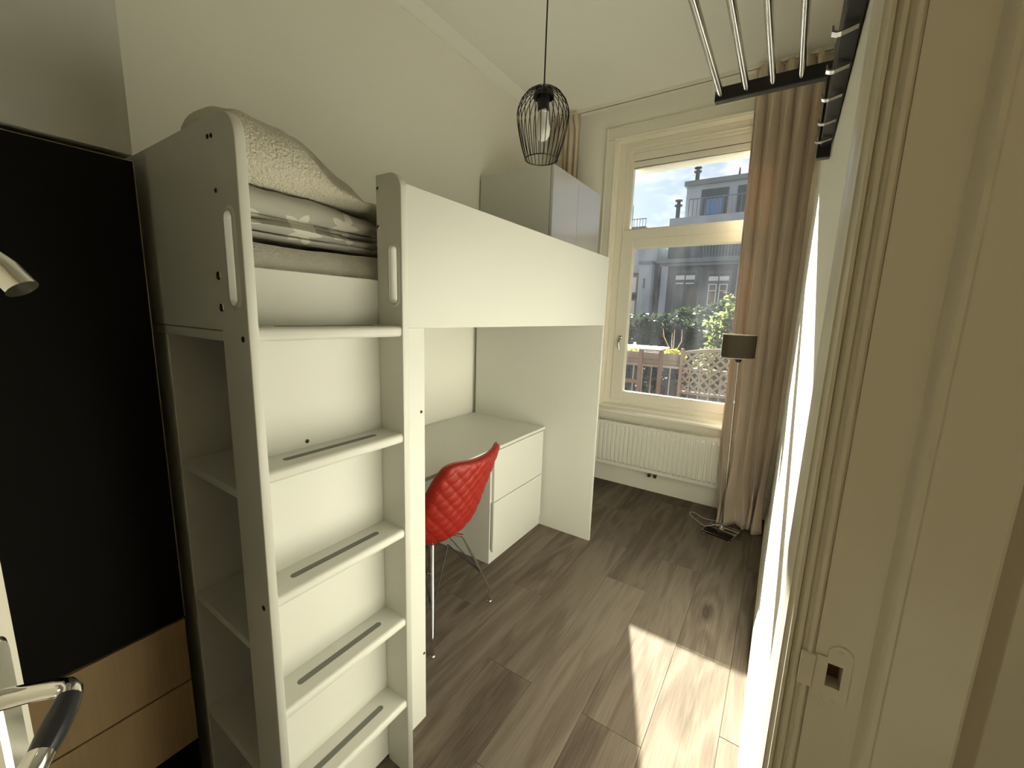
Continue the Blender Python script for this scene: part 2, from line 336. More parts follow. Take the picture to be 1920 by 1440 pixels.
# baseboards
def bb_prof(h=0.135, t=0.015): return [(0, 0), (t, 0), (t, h - 0.035), (t - 0.003, h - 0.030), (t - 0.003, h - 0.022), (t - 0.007, h - 0.016), (t - 0.007, h - 0.008), (t - 0.011, h), (0, h)]
tag(sweep('baseboard_right', [(W - a, z) for a, z in bb_prof(0.13, 0.016)], 'y', YJ + 0.11, YW, M['trim']), 'white moulded baseboard along the sunlit wall', kind='structure')
tag(sweep('baseboard_window', [(YW - a, z) for a, z in bb_prof(0.17, 0.016)], 'x', 0.0, W - 0.016, M['trim']), 'white moulded baseboard under the radiator', kind='structure')
tag(box('baseboard_left', (0.0, YB + 0.02, 0.0), (0.014, YW - 0.016, 0.09), M['trim'], bev=0.002), 'white baseboard behind the bed', kind='structure')

# ------------------------------------------------------------------ window
win = thing('window_1', (1.2, YW, 0.7), 'tall white framed window with a transom and two panes', kind='structure')
FY = YW + 0.085                        # inner face of the frame
GY = FY + 0.035                        # glass plane
def frame4(name, x0, x1, z0, z1, wl, wr, wb, wt, y0, y1, m, parent, bev=0.003):
    bm = bmesh.new()
    bm_box(bm, (x0, y0, z0), (x0 + wl, y1, z1), bev); bm_box(bm, (x1 - wr, y0, z0), (x1, y1, z1), bev)
    bm_box(bm, (x0 + wl, y0, z0), (x1 - wr, y1, z0 + wb), bev); bm_box(bm, (x0 + wl, y0, z1 - wt), (x1 - wr, y1, z1), bev)
    return link(name, from_bm(name, bm), m, parent)
# architrave: stepped strips left, right and top
def arch(name, x0, x1, z0, z1):
    return box(name, (x0, YW - 0.020, z0), (x1, YW, z1), M['trim'], win, bev=0.004)
arch('architrave', 0.526, WX0, WZ0, WZ1); arch('architrave', WX1, 1.90, WZ0, WZ1); arch('architrave', 0.526, 1.90, WZ1, 2.993)
for lo, hi in (((0.597, YW - 0.027, WZ0), (0.611, YW - 0.02, WZ1 + 0.014)), ((1.815, YW - 0.027, WZ0), (1.829, YW - 0.02, WZ1 + 0.014)), ((0.611, YW - 0.027, WZ1), (1.815, YW - 0.02, WZ1 + 0.014))):
    box('architrave_bead', lo, hi, M['trim'], win, bev=0.002)
for lo, hi in (((0.526, YW - 0.026, WZ0), (0.540, YW - 0.02, 2.993)), ((1.886, YW - 0.026, WZ0), (1.90, YW - 0.02, 2.993)), ((0.54, YW - 0.026, 2.979), (1.886, YW - 0.02, 2.993))):
    box('architrave_bead', lo, hi, M['trim'], win, bev=0.002)
# reveal lining
boxes('reveal_lining', [((WX0, YW - 0.005, WZ0), (WX0 + 0.006, FY + 0.09, WZ1)), ((WX1 - 0.006, YW - 0.005, WZ0), (WX1, FY + 0.09, WZ1)), ((WX0, YW - 0.005, WZ1 - 0.006), (WX1, FY + 0.09, WZ1))], M['trim'], win)
FX0, FX1 = 0.617, 1.809
frame4('outer_frame', FX0, FX1, WZ0, WZ1 - 0.006, 0.068, 0.068, 0.045, 0.050, FY, FY + 0.10, M['trim'], win)
frame4('frame_bead', FX0 + 0.060, FX1 - 0.060, WZ0 + 0.04, WZ1 - 0.046, 0.012, 0.012, 0.010, 0.012, FY - 0.008, FY, M['trim'], win, 0.002)
box('transom', (FX0 + 0.068, FY - 0.012, 2.128), (FX1 - 0.068, FY + 0.09, 2.203), M['trim'], win, bev=0.004)
# upper light
up0, up1 = FX0 + 0.068, FX1 - 0.068
frame4('upper_sash', up0, up1, 2.203, WZ1 - 0.056, 0.046, 0.046, 0.012, 0.028, FY + 0.012, FY + 0.07, M['trim'], win)
box('ventilation_grille', (up0 + 0.046, FY + 0.018, 2.752), (up1 - 0.046, FY + 0.033, 2.815), M['trim'], win, bev=0.003)
box('grille_lip', (up0 + 0.046, FY + 0.020, 2.7485), (up1 - 0.046, FY + 0.030, 2.752), M['dark_core'], win)
box('grille_hood', (up0 + 0.040, FY + 0.040, 2.70), (up1 - 0.040, FY + 0.20, 2.822), mat('grey_hood_paint', (0.80, 0.79, 0.72), 0.6), win, bev=0.003)
box('grille_bar', (up0 + 0.046, FY + 0.016, 2.703), (up1 - 0.046, FY + 0.030, 2.747), M['trim'], win, bev=0.002)
up_pane = box('pane', (up0 + 0.04, GY - 0.002, 2.205), (up1 - 0.04, GY + 0.002, 2.80), M['pane_up'], win, label='clear upper window pane')
# lower casement
lo_sash = frame4('casement_sash', FX0 + 0.060, FX1 - 0.060, WZ0 + 0.042, 2.132, 0.110, 0.110, 0.078, 0.078, FY - 0.014, FY + 0.05, M['trim'], win, 0.006)
frame4('glazing_bead', FX0 + 0.166, FX1 - 0.166, WZ0 + 0.116, 2.058, 0.010, 0.010, 0.010, 0.010, FY - 0.004, FY + 0.03, M['trim'], win, 0.002)
lo_pane = box('pane', (FX0 + 0.168, GY - 0.002, WZ0 + 0.118), (FX1 - 0.168, GY + 0.002, 2.056), M['pane_low'], win, label='dusty lower window pane')
# handle on the casement
hp = lathe('handle_rose', [(0, 0), (0.017, 0), (0.017, 0.006), (0.012, 0.010), (0, 0.010)], M['steel'], win, c=(0.735, FY - 0.014, 1.30), n=16, rot=Matrix.Rotation(math.radians(90), 4, 'X'))
tube('window_handle', [(0.735, FY - 0.022, 1.30), (0.735, FY - 0.05, 1.298), (0.736, FY - 0.056, 1.285), (0.739, FY - 0.058, 1.24), (0.745, FY - 0.058, 1.195)], [0.007, 0.007, 0.008, 0.008, 0.006], M['steel'], win, n=8)
# sill
sweep('window_sill', [(YW - 0.075, 0.655), (YW - 0.072, 0.668), (YW - 0.062, 0.676), (YW - 0.05, 0.678), (FY, 0.706), (FY + 0.02, 0.706), (FY + 0.02, 0.64), (YW - 0.0, 0.64), (YW - 0.07, 0.645)], 'x', 0.52, 1.905, M['trim'], win)
box('sill_apron', (0.53, YW - 0.018, 0.56), (1.895, YW, 0.645), M['trim'], win, bev=0.003)
box('outer_sill', (WX0 - 0.02, FY + 0.09, 0.66), (WX1 + 0.02, YW + 0.36, 0.70), M['trim'], win, bev=0.003)

# ------------------------------------------------------------------ doorway frame and door
fr = thing('trim_2', (W, YJ, 0), 'cream painted door frame with moulded architrave', kind='structure')
XJ = 2.009                             # room side of the rebate
jamb = [(XJ, YJ + 0.06), (XJ, YJ), (2.051, YJ), (2.053, YJ - 0.002), (2.0545, YJ - 0.009), (2.058, YJ - 0.013), (2.062, YJ - 0.013), (2.064, YJ - 0.011), (2.113, YJ - 0.011), (2.116, YJ - 0.008), (2.116, YJ + 0.06)]
# stays open around the strike mortise: jamb is cut in three heights
STZ0, STZ1 = 1.108, 1.136
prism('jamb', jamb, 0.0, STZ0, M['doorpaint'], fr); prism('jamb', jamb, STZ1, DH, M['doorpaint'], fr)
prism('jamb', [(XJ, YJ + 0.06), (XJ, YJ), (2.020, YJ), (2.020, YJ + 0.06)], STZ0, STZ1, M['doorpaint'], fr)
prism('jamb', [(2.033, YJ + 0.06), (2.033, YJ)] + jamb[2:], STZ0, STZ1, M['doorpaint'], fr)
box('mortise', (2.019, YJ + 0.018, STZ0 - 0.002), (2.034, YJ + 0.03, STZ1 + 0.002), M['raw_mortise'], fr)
# architrave on the room face, stepped profile seen edge-on
arcp = [(XJ, YJ + 0.001), (2.006, YJ - 0.003), (2.0025, YJ - 0.003), (2.0015, YJ + 0.004), (1.9985, YJ + 0.006), (1.997, YJ + 0.003), (1.9935, YJ + 0.003), (1.9925, YJ + 0.010), (1.9905, YJ + 0.012), (1.9895, YJ + 0.009),
        (1.9865, YJ + 0.009), (1.9855, YJ + 0.018), (1.9835, YJ + 0.022), (1.982, YJ + 0.022), (1.9805, YJ + 0.034), (1.979, YJ + 0.040), (1.978, YJ + 0.060), (1.978, YJ + 0.088), (1.982, YJ + 0.094), (1.986, YJ + 0.100), (W, YJ + 0.104), (XJ + 0.01, YJ + 0.06)]
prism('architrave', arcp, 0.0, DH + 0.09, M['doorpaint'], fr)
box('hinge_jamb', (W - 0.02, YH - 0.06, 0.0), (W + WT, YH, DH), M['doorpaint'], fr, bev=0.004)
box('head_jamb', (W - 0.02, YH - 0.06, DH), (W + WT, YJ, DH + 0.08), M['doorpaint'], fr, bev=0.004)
box('hall_return', (2.116, YJ + 0.035, 0.0), (2.146, YJ + 0.06, DH), M['hall'], fr, bev=0.002)
# strike plate
sp_out = [(2.0105, 1.141)] + [(2.0190, 1.141), (2.0195, 1.148)] + [(2.0295 + 0.010 * math.cos(a), 1.147 + 0.010 * math.sin(a)) for a in [math.pi * k / 8 for k in range(7, -1, -1)]] + \
         [(2.0295 + 0.010 * math.cos(-a), 1.097 - 0.010 * math.sin(a)) for a in [math.pi * k / 8 for k in range(0, 8)]] + [(2.0185, 1.100), (2.0105, 1.100)]
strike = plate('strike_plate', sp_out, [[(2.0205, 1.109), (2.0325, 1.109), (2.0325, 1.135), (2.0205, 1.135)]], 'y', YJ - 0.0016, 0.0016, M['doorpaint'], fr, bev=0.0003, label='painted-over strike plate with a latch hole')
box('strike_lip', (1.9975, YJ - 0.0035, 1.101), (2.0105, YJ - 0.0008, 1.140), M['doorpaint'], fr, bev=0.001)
for z in (1.150, 1.0935):
    lathe('screw', [(0, 0.0), (0.0025, 0), (0.0026, 0.0006), (0.0008, 0.0008), (0, 0.0002)], M['doorpaint'], fr, c=(2.0295, YJ - 0.0016, z), n=12, rot=Matrix.Rotation(math.radians(90), 4, 'X'))

HG = Vector((2.0, 0.21, 0)); DV = Vector((-0.83243, 0.55413, 0)); DN = Vector((0.55413, 0.83243, 0)); DL = 0.805
def dp(s, n, z): p = HG + DV * s + DN * n; return Vector((p.x, p.y, z))
door = thing('door_1', HG, 'white room door standing half open', kind='structure')
def door_box(name, s0, s1, n0, n1, z0, z1, m, parent, bev=0.0, seg=1, label=None):
    bm = bmesh.new(); bm_box(bm, (s0, n0, z0), (s1, n1, z1), bev, seg)
    for v in bm.verts: v.co = dp(*v.co)
    return link(name, from_bm(name, bm, seg > 1), m, parent, label=label)
door_box('door_leaf', 0.0, DL, -0.04, 0.0, 0.012, 2.28, M['trim'], door, 0.002)
hb = bmesh.new()
bp_ = [(0.7675 + 0.0145 * math.cos(a), 1.148 + 0.0145 * math.sin(a)) for a in [math.pi * k / 8 for k in range(9)]] + [(0.7675 + 0.0145 * math.cos(a), 0.925 + 0.0145 * math.sin(a)) for a in [math.pi + math.pi * k / 8 for k in range(9)]]
fa = [hb.verts.new(dp(s, 0.0, z)) for s, z in bp_]; fb_ = [hb.verts.new(dp(s, 0.007, z)) for s, z in bp_]
fc = [hb.verts.new(dp(0.7675 + (s - 0.7675) * 0.72, 0.010, 1.0365 + (z - 1.0365) * 0.97)) for s, z in bp_]
for k in range(len(bp_)):
    q = (k + 1) % len(bp_); hb.faces.new((fa[k], fa[q], fb_[q], fb_[k])); hb.faces.new((fb_[k], fb_[q], fc[q], fc[k]))
hb.faces.new(fc); hb.faces.new(fa[::-1])
bpl = link('handle_backplate', from_bm('handle_backplate', hb, True, 30), M['chrome'], door, label='chrome handle plate')
lev = tube('lever_handle', [dp(0.762, 0.008, 1.103), dp(0.762, 0.030, 1.103), dp(0.762, 0.043, 1.102), dp(0.760, 0.053, 1.101), dp(0.754, 0.0585, 1.100), dp(0.746, 0.061, 1.0985)], [0.0095, 0.0085, 0.0085, 0.009, 0.0095, 0.0095], M['chrome'], door, n=16, label='chrome door lever')
tube('lever_grip', [dp(0.748, 0.0605, 1.099), dp(0.735, 0.0615, 1.096), dp(0.715, 0.0615, 1.091), dp(0.700, 0.061, 1.087)], [0.0098, 0.0108, 0.0110, 0.0095], M['black_plastic'], lev, n=16, label='black lever grip')
tube('lever_tip', [dp(0.7015, 0.061, 1.0875), dp(0.692, 0.0605, 1.085), dp(0.683, 0.060, 1.083), dp(0.679, 0.0597, 1.082)], [0.0100, 0.0104, 0.0090, 0.004], M['chrome'], lev, n=16)
# chrome coat hook higher on the leaf
hk = tube('door_hook', [dp(0.800, 0.0, 1.520), dp(0.801, 0.022, 1.514), dp(0.801, 0.038, 1.500), dp(0.798, 0.050, 1.484)], [0.013, 0.0125, 0.012, 0.012], M['chrome'], door, n=20, label='chrome coat hook on the door')
lathe('hook_rose', [(0, 0), (0.024, 0), (0.024, 0.004), (0.016, 0.008), (0, 0.008)], M['chrome'], hk, c=dp(0.785, 0.0, 1.520), n=20, rot=DN.to_track_quat('Z', 'Y').to_matrix().to_4x4())
for z in (0.25, 1.15, 2.05):
    tube('hinge', [dp(-0.006, 0.004, z - 0.05), dp(-0.006, 0.004, z + 0.05)], 0.007, M['steel'], door, n=8)

# unseen fill light added outside the doorway, modelled as a ceiling lamp
hl = thing('hall_fill_light', (2.80, 1.25, ZC), 'added round fill light, unseen in the hall outside the doorway', 'lamp')
lathe('fill_base', [(0, 0), (0.15, 0), (0.15, -0.02), (0, -0.02)], M['trim'], hl, c=(2.80, 1.25, ZC), n=32)
opal = bpy.data.materials.new('fill_light_glow'); opal.use_nodes = True
opal.node_tree.nodes['Principled BSDF'].inputs['Base Color'].default_value = (0.8, 0.78, 0.7, 1); opal.node_tree.nodes['Principled BSDF'].inputs['Emission Color'].default_value = (1, 0.9, 0.72, 1); opal.node_tree.nodes['Principled BSDF'].inputs['Emission Strength'].default_value = HALL_FILL
lathe('fill_diffuser', [(0.14, -0.02), (0.14, -0.05), (0.11, -0.085), (0.06, -0.10), (0, -0.105)], opal, hl, c=(2.80, 1.25, ZC), n=32)

# ------------------------------------------------------------------ built-in cupboard
cb = thing('built_in_cupboard', (0.34, 0.45, 0), 'tall black-fronted built-in cupboard with oak drawers beside the bed', 'cupboard')
box('carcass', (0.03, YN + 0.01, 0.0), (XB - 0.022, YB - 0.004, 1.780), M['edge'], cb, bev=0.001)
cdoor = box('door_front', (XB - 0.019, YN + 0.012, 0.6455), (XB, YB - 0.001, 1.784), M['black_front'], cb, bev=0.001, label='matt black door front')
box('edge_strip', (XB - 0.0165, YB - 0.0012, 0.6455), (XB + 0.0006, YB, 1.7845), M['edge'], cdoor)
box('edge_strip', (XB - 0.0165, YN + 0.012, 1.7835), (XB + 0.0006, YB, 1.7845), M['edge'], cdoor)
box('drawer_front', (XB - 0.019, YN + 0.012, 0.4535), (XB, YB - 0.001, 0.6385), M['oak'], cb, bev=0.001, label='oak drawer front')
box('drawer_front', (XB - 0.019, YN + 0.012, 0.2575), (XB, YB - 0.001, 0.4485), M['oak'], cb, bev=0.001, label='oak drawer front')
box('lower_front', (XB - 0.019, YN + 0.012, 0.06), (XB, YB - 0.001, 0.2525), M['black_front'], cb, bev=0.001, label='black bottom front')
box('plinth', (XB - 0.08, YN + 0.012, 0.0), (XB - 0.06, YB - 0.004, 0.06), M['dark_core'], cb)

# ------------------------------------------------------------------ loft bed
H = 1.82; XF = 1.10; Y0 = 1.0; T = 0.019; Y2 = 1.377; Y3 = 3.0435; XP = 1.005
bed = thing('loft_bed', (0.55, 2.03, 0), 'white high loft bed with ladder, guard rail and shelves', 'loft bed')
# near end board: wide on top, narrowing to the front post
out = [(0.03, 1.424), (0.991, 1.424), (0.991, 0.0), (XF, 0.0)] + rcorner(XF - 0.055, H - 0.055, 0.055, 0, 90) + [(0.03, H)]
endp = plate('end_panel', out, [capsule(1.057, 1.561, 0.0145, 0.072)], 'y', Y0, T, M['lam'], bed, bev=0.0018)
def rim(name, cx_, cz_, half, y):
    bm = bmesh.new(); a = capsule(cx_, cz_, 0.0245, half); b = capsule(cx_, cz_, 0.0215, half); c = capsule(cx_, cz_, 0.0150, half); d_ = capsule(cx_, cz_, 0.0140, half)
    ls = [[bm.verts.new((x, yy, z)) for x, z in L_] for L_, yy in ((a, y + 0.0005), (b, y - 0.0028), (c, y - 0.0030), (d_, y + 0.006))]
    n = len(a)
    for i in range(3):
        for k in range(n): bm.faces.new((ls[i][k], ls[i][(k + 1) % n], ls[i + 1][(k + 1) % n], ls[i + 1][k]))
    return from_bm(name, bm, True, 60)
link('grip_rim', rim('grip_rim', 1.057, 1.561, 0.072, Y0), M['lam'], endp, label='white rim of the hand grip')
out2 = [(XP, 0.0), (XF, 0.0)] + rcorner(XF - 0.045, H - 0.045, 0.045, 0, 90) + [(XP, H)]
post = plate('ladder_post', out2, [capsule(1.069, 1.567, 0.0135, 0.060)], 'y', Y2, T + 0.002, M['lam'], bed, bev=0.0018)
link('grip_rim', rim('grip_rim', 1.069, 1.567, 0.060, Y2), M['lam'], post, label='white rim of the hand grip')
box('guard_rail', (0.993, Y2 + T + 0.002, 1.424), (1.0135, Y3 + 0.020, 1.8245), M['lam'], bed, bev=0.0012)
box('side_board', (0.985, Y0 + T, 1.43), (XP, Y2 + 0.10, 1.555), M['lam'], bed, bev=0.0012)
box('ladder_panel', (0.985, Y0 + T, 0.015), (XP, 1.42, 1.4285), M['lam'], bed, bev=0.0012)
box('inner_post', (0.983, 1.40, 0.0), (1.003, 1.553, 1.424), M['lam'], bed, bev=0.0012)
box('far_panel', (0.036, Y3, 0.0), (0.993, Y3 + 0.020, 1.82), M['lam'], bed, bev=0.0012)
box('far_panel_edge', (0.993, Y3, 0.0), (1.0135, Y3 + 0.020, 1.4235), M['lam'], bed, bev=0.0012)
box('wall_rail', (0.03, Y0 + T, 1.424), (0.049, Y3, 1.62), M['lam'], bed, bev=0.0012)
for k in range(14):
    box('bed_slat', (0.05, 1.08 + k * 0.145, 1.432), (0.984, 1.15 + k * 0.145, 1.446), M['lam'], bed, bev=0.001)
# shelf unit under the end
box('shelf_top', (0.03, Y0 + 0.0015, 1.402), (0.985, 1.40, 1.4225), M['lam'], bed, bev=0.0012)
box('shelf_filler', (0.05, Y0 + 0.004, 0.0), (0.650, Y0 + 0.020, 1.4015), M['lam'], bed)
box('shelf_side', (0.650, Y0 + 0.001, 0.0), (0.690, 1.40, 1.4015), M['lam'], bed, bev=0.0012)
box('shelf_back', (0.690, 1.385, 0.0), (0.985, 1.40, 1.4015), M['lam'], bed)
for z in (1.078, 0.702, 0.337):
    box('shelf', (0.690, Y0 + 0.002, z - 0.019), (0.985, 1.385, z), M['lam'], bed, bev=0.0012)
box('shelf', (0.690, Y0 + 0.03, 0.04), (0.985, 1.385, 0.06), M['lam'], bed, bev=0.0012)
# rungs with grey grip strips
for zb in (1.4065, 1.1128, 0.8270, 0.5390, 0.2517):
    bm = bmesh.new(); bm_box(bm, (XP, Y0 + T, zb), (1.0965, Y2 + 0.0, zb + 0.028))
    bm.edges.ensure_lookup_table()
    es = [e for e in bm.edges if all(v.co.x > 1.09 for v in e.verts) and abs(e.verts[0].co.y - e.verts[1].co.y) > 0.1]
    bmesh.ops.bevel(bm, geom=es, offset=0.010, segments=5, affect='EDGES', profile=0.5)
    rg = link('rung', from_bm('rung', bm, True, 30), M['lam'], bed)
    cp = [(x, y) for (y, x) in [(p[1], p[0]) for p in capsule(1.050, 1.198, 0.0085, 0.116)]]
    plate('grip_strip', cp, [], 'z', zb + 0.0278, 0.0010, M['grip'], rg, bev=0.0002, label='grey anti-slip strip')
# bolts and screw holes
RY = Matrix.Rotation(math.radians(90), 4, 'X'); RX = Matrix.Rotation(math.radians(90), 4, 'Y')
def bolt(name, c, r, rot, m, parent): return lathe(name, [(0, 0.0), (r * 0.45, 0.0002), (r * 0.5, 0.0012), (r * 0.9, 0.0014), (r, 0.0)], m, parent, c=c, n=14, rot=rot)
for x, z, r, m in ((0.995, 1.532, 0.0085, 'steel'), (0.997, 1.470, 0.0085, 'steel'), (1.076, 1.411, 0.006, 'hole'), (1.075, 0.833, 0.006, 'hole'), (0.998, 1.785, 0.0045, 'hole'), (1.013, 1.784, 0.0045, 'hole'), (1.014, 1.688, 0.0045, 'hole')):
    b_ = bolt('bolt' if m == 'steel' else 'screw_hole', (x, Y0, z), r, RY, M[m], endp)
    if m == 'steel': bolt('bolt_socket', (x, Y0 - 0.0012, z), r * 0.45, RY, M['hole'], endp)
for x, z in ((1.013, 1.787), (1.011, 1.691)):
    bolt('bolt', (x, Y2, z), 0.0062, RY, M['steel'], post); bolt('bolt_socket', (x, Y2 - 0.001, z), 0.003, RY, M['hole'], post)
for y, z, x in ((1.537, 1.158, 1.003), (1.544, 0.272, 1.003), (1.156, 1.155, 1.005), (1.160, 0.274, 1.005)):
    bolt('screw_hole', (x, y, z), 0.005, RX, M['hole'], bed)

# ------------------------------------------------------------------ desk with drawers
dk = thing('desk', (0.34, 2.2, 0), 'white desk with two drawers under the loft bed', 'desk')
box('desk_top', (0.02, 1.41, 0.7035), (0.647, Y3 - 0.0005, 0.7225), M['lam'], dk, bev=0.0012)
box('drawer_carcass', (0.04, 2.44, 0.0), (0.6305, Y3 - 0.001, 0.702), M['lam'], dk, bev=0.001)
box('desk_support', (0.04, 1.42, 0.0), (0.60, 1.44, 0.702), M['lam'], dk, bev=0.001)
box('back_rail', (0.04, 1.44, 0.45), (0.058, 2.44, 0.702), M['lam'], dk, bev=0.001)
box('drawer', (0.6315, 2.455, 0.3915), (0.6475, Y3 - 0.022, 0.6990), M['lam'], dk, bev=0.0015, label='upper white drawer front')
box('drawer', (0.6315, 2.455, 0.075), (0.6475, Y3 - 0.022, 0.3865), M['lam'], dk, bev=0.0015, label='lower white drawer front')
box('drawer_shadow_strip', (0.6303, 2.447, 0.09), (0.6315, 2.455, 0.3875), M['grip'], dk)  # flat grey strip, paints the shadow of the finger groove

# ------------------------------------------------------------------ mattress, duvet, blanket
def soft_slab(name, x0, x1, y0, y1, top, bot, m, parent=None, nx=40, ny=60, r=0.03, wr=0.0, seed=0.0, label=None):
    """closed soft slab; top(u,v) and bot(u,v) give heights, u across x, v along y"""
    bm = bmesh.new(); T_ = []; B_ = []
    for j in range(ny + 1):
        rt_, rb = [], []
        for i in range(nx + 1):
            u, v = i / nx, j / ny
            x, y = x0 + (x1 - x0) * u, y0 + (y1 - y0) * v
            d_ = min(u * (x1 - x0), (1 - u) * (x1 - x0), v * (y1 - y0), (1 - v) * (y1 - y0))
            k = min(1, d_ / r); e = math.sqrt(max(0, 1 - (1 - k) ** 2))
            zt, zb = top(x, y), bot(x, y); mid = zb + (zt - zb) * 0.5
            w = wr * noise.noise(Vector((x * 9 + seed, y * 9, seed))) + wr * 0.5 * noise.noise(Vector((x * 23, y * 21 + seed, 3.1)))
            rt_.append(bm.verts.new((x, y, mid + (zt - mid) * e + w * e))); rb.append(bm.verts.new((x, y, mid + (zb - mid) * e)))
        T_.append(rt_); B_.append(rb)
    for j in range(ny):
        for i in range(nx):
            bm.faces.new((T_[j][i], T_[j][i + 1], T_[j + 1][i + 1], T_[j + 1][i])); bm.faces.new((B_[j][i], B_[j + 1][i], B_[j + 1][i + 1], B_[j][i + 1]))
    bmesh.ops.remove_doubles(bm, verts=bm.verts, dist=1e-5)
    return link(name, from_bm(name, bm, True, 80), m, parent, label=label)
mt = soft_slab('mattress', 0.06, 0.982, Y0 + T + 0.004, Y3 - 0.005, lambda x, y: 1.617 - 0.006 * math.sin(y * 7), lambda x, y: 1.449, M['sheet'], wr=0.003, r=0.018, ny=110)
tag(mt, 'mattress in a pale terry fitted sheet on the loft bed', 'mattress')

def star_fabric():
    m = bpy.data.materials.new('star_print_cotton'); m.use_nodes = True; nt = m.node_tree; b = nt.nodes['Principled BSDF']; N = nt.nodes.new; L = nt.links.new
    tc = N('ShaderNodeTexCoord')
    sep = N('ShaderNodeSeparateXYZ'); L(tc.outputs['Object'], sep.inputs[0]); xz = N('ShaderNodeMath'); L(sep.outputs['X'], xz.inputs[0]); L(sep.outputs['Z'], xz.inputs[1]); cmb = N('ShaderNodeCombineXYZ'); L(sep.outputs['Y'], cmb.inputs['X']); L(xz.outputs[0], cmb.inputs['Y'])
    vo = N('ShaderNodeTexVoronoi'); vo.voronoi_dimensions = '2D'; vo.inputs['Scale'].default_value = 8.0; vo.inputs['Randomness'].default_value = 0.35; L(cmb.outputs[0], vo.inputs['Vector'])
    df = N('ShaderNodeVectorMath'); df.operation = 'SUBTRACT'; L(cmb.outputs[0], df.inputs[0]); L(vo.outputs['Position'], df.inputs[1])
    s2 = N('ShaderNodeSeparateXYZ'); L(df.outputs[0], s2.inputs[0])
    at_ = N('ShaderNodeMath'); at_.operation = 'ARCTAN2'; L(s2.outputs['Y'], at_.inputs[0]); L(s2.outputs['X'], at_.inputs[1])
    md = N('ShaderNodeMath'); md.operation = 'PINGPONG'; md.inputs[1].default_value = math.pi / 5; L(at_.outputs[0], md.inputs[0])
    ln = N('ShaderNodeVectorMath'); ln.operation = 'LENGTH'; L(df.outputs[0], ln.inputs[0])
    rr = N('ShaderNodeMapRange'); rr.inputs[1].default_value = 0; rr.inputs[2].default_value = math.pi / 5; rr.inputs[3].default_value = 0.046; rr.inputs[4].default_value = 0.018; L(md.outputs[0], rr.inputs[0])
    lt = N('ShaderNodeMath'); lt.operation = 'LESS_THAN'; L(ln.outputs['Value'], lt.inputs[0]); L(rr.outputs[0], lt.inputs[1])
    mx = N('ShaderNodeMix'); mx.data_type = 'RGBA'; mx.inputs[6].default_value = (0.40, 0.39, 0.34, 1); mx.inputs[7].default_value = (0.62, 0.60, 0.53, 1); L(lt.outputs[0], mx.inputs[0]); L(mx.outputs[2], b.inputs['Base Color'])
    b.inputs['Roughness'].default_value = 0.9; b.inputs['Specular IOR Level'].default_value = 0.1
    return m
M['star'] = star_fabric()
M['fleece'] = mat('cream_fleece', (0.60, 0.565, 0.46), 0.95, spec=0.05, bump=(150, 0.9), nz=(70, 0.10), sheen=0.2)
def duv_top(x, y): return 1.726 - 0.02 * max(0, (y - 1.30) / 0.2) - 0.06 * max(0, (y - 1.42) / 0.12) + 0.006 * math.sin(x * 17 + y * 9)
dv_ = thing('duvet', (0.6, 1.3, 1.62), 'grey duvet with white stars folded on the mattress', 'duvet', None)
soft_slab('duvet_fold', 0.30, 0.950, 1.03, 1.56, lambda x, y: 1.647 + 0.004 * math.sin(x * 13 + y * 15), lambda x, y: 1.6265, M['star'], dv_, r=0.010, wr=0.006, seed=2.2)
soft_slab('duvet_fold', 0.30, 0.962, 1.03, 1.51, lambda x, y: 1.664 + 0.005 * math.sin(x * 11 + y * 19), lambda x, y: 1.641, M['star'], dv_, r=0.014, wr=0.006, seed=5.2)
soft_slab('duvet_fold', 0.30, 0.945, 1.03, 1.49, lambda x, y: 1.682 + 0.004 * math.sin(x * 15 + y * 12), lambda x, y: 1.660, M['star'], dv_, r=0.014, wr=0.006, seed=6.7)
soft_slab('duvet_fold', 0.30, 0.960, 1.03, 1.48, duv_top, lambda x, y: 1.676, M['star'], dv_, r=0.028, wr=0.010, seed=8.2)
soft_slab('duvet_tail', 0.45, 0.93, 1.50, 1.95, lambda x, y: 1.700 - 0.05 * math.sin((y - 1.5) * 5), lambda x, y: 1.6235, M['star'], dv_, r=0.05, wr=0.018, seed=1.2)
def bl_top(x, y):
    cr = 1.908 - 0.42 * max(0, x - 0.80) ** 1.2 - 0.3 * max(0, 0.80 - x)
    yy = y - (1.235 - 0.45 * (x - 0.8)); fall = 0.0
    if yy > 0: fall = 1.15 * yy ** 1.6 + 0.08 * yy
    fold = 0.010 * math.sin(38 * (y - 0.5 * x)) * min(1, max(0, (y - 1.15) / 0.1)) + 0.008 * math.sin(x * 21 + y * 13)
    return max(1.76, cr - fall + fold)
def bl_bot(x, y): return 1.7365 - 0.10 * max(0, y - 1.40)
bl = soft_slab('fleece_blanket', 0.785, 0.988, 1.027, 1.530, bl_top, bl_bot, M['fleece'], r=0.060, wr=0.012, seed=4.4, nx=60, ny=80)
tag(bl, 'thick cream fleece blanket heaped on the star duvet', 'blanket')

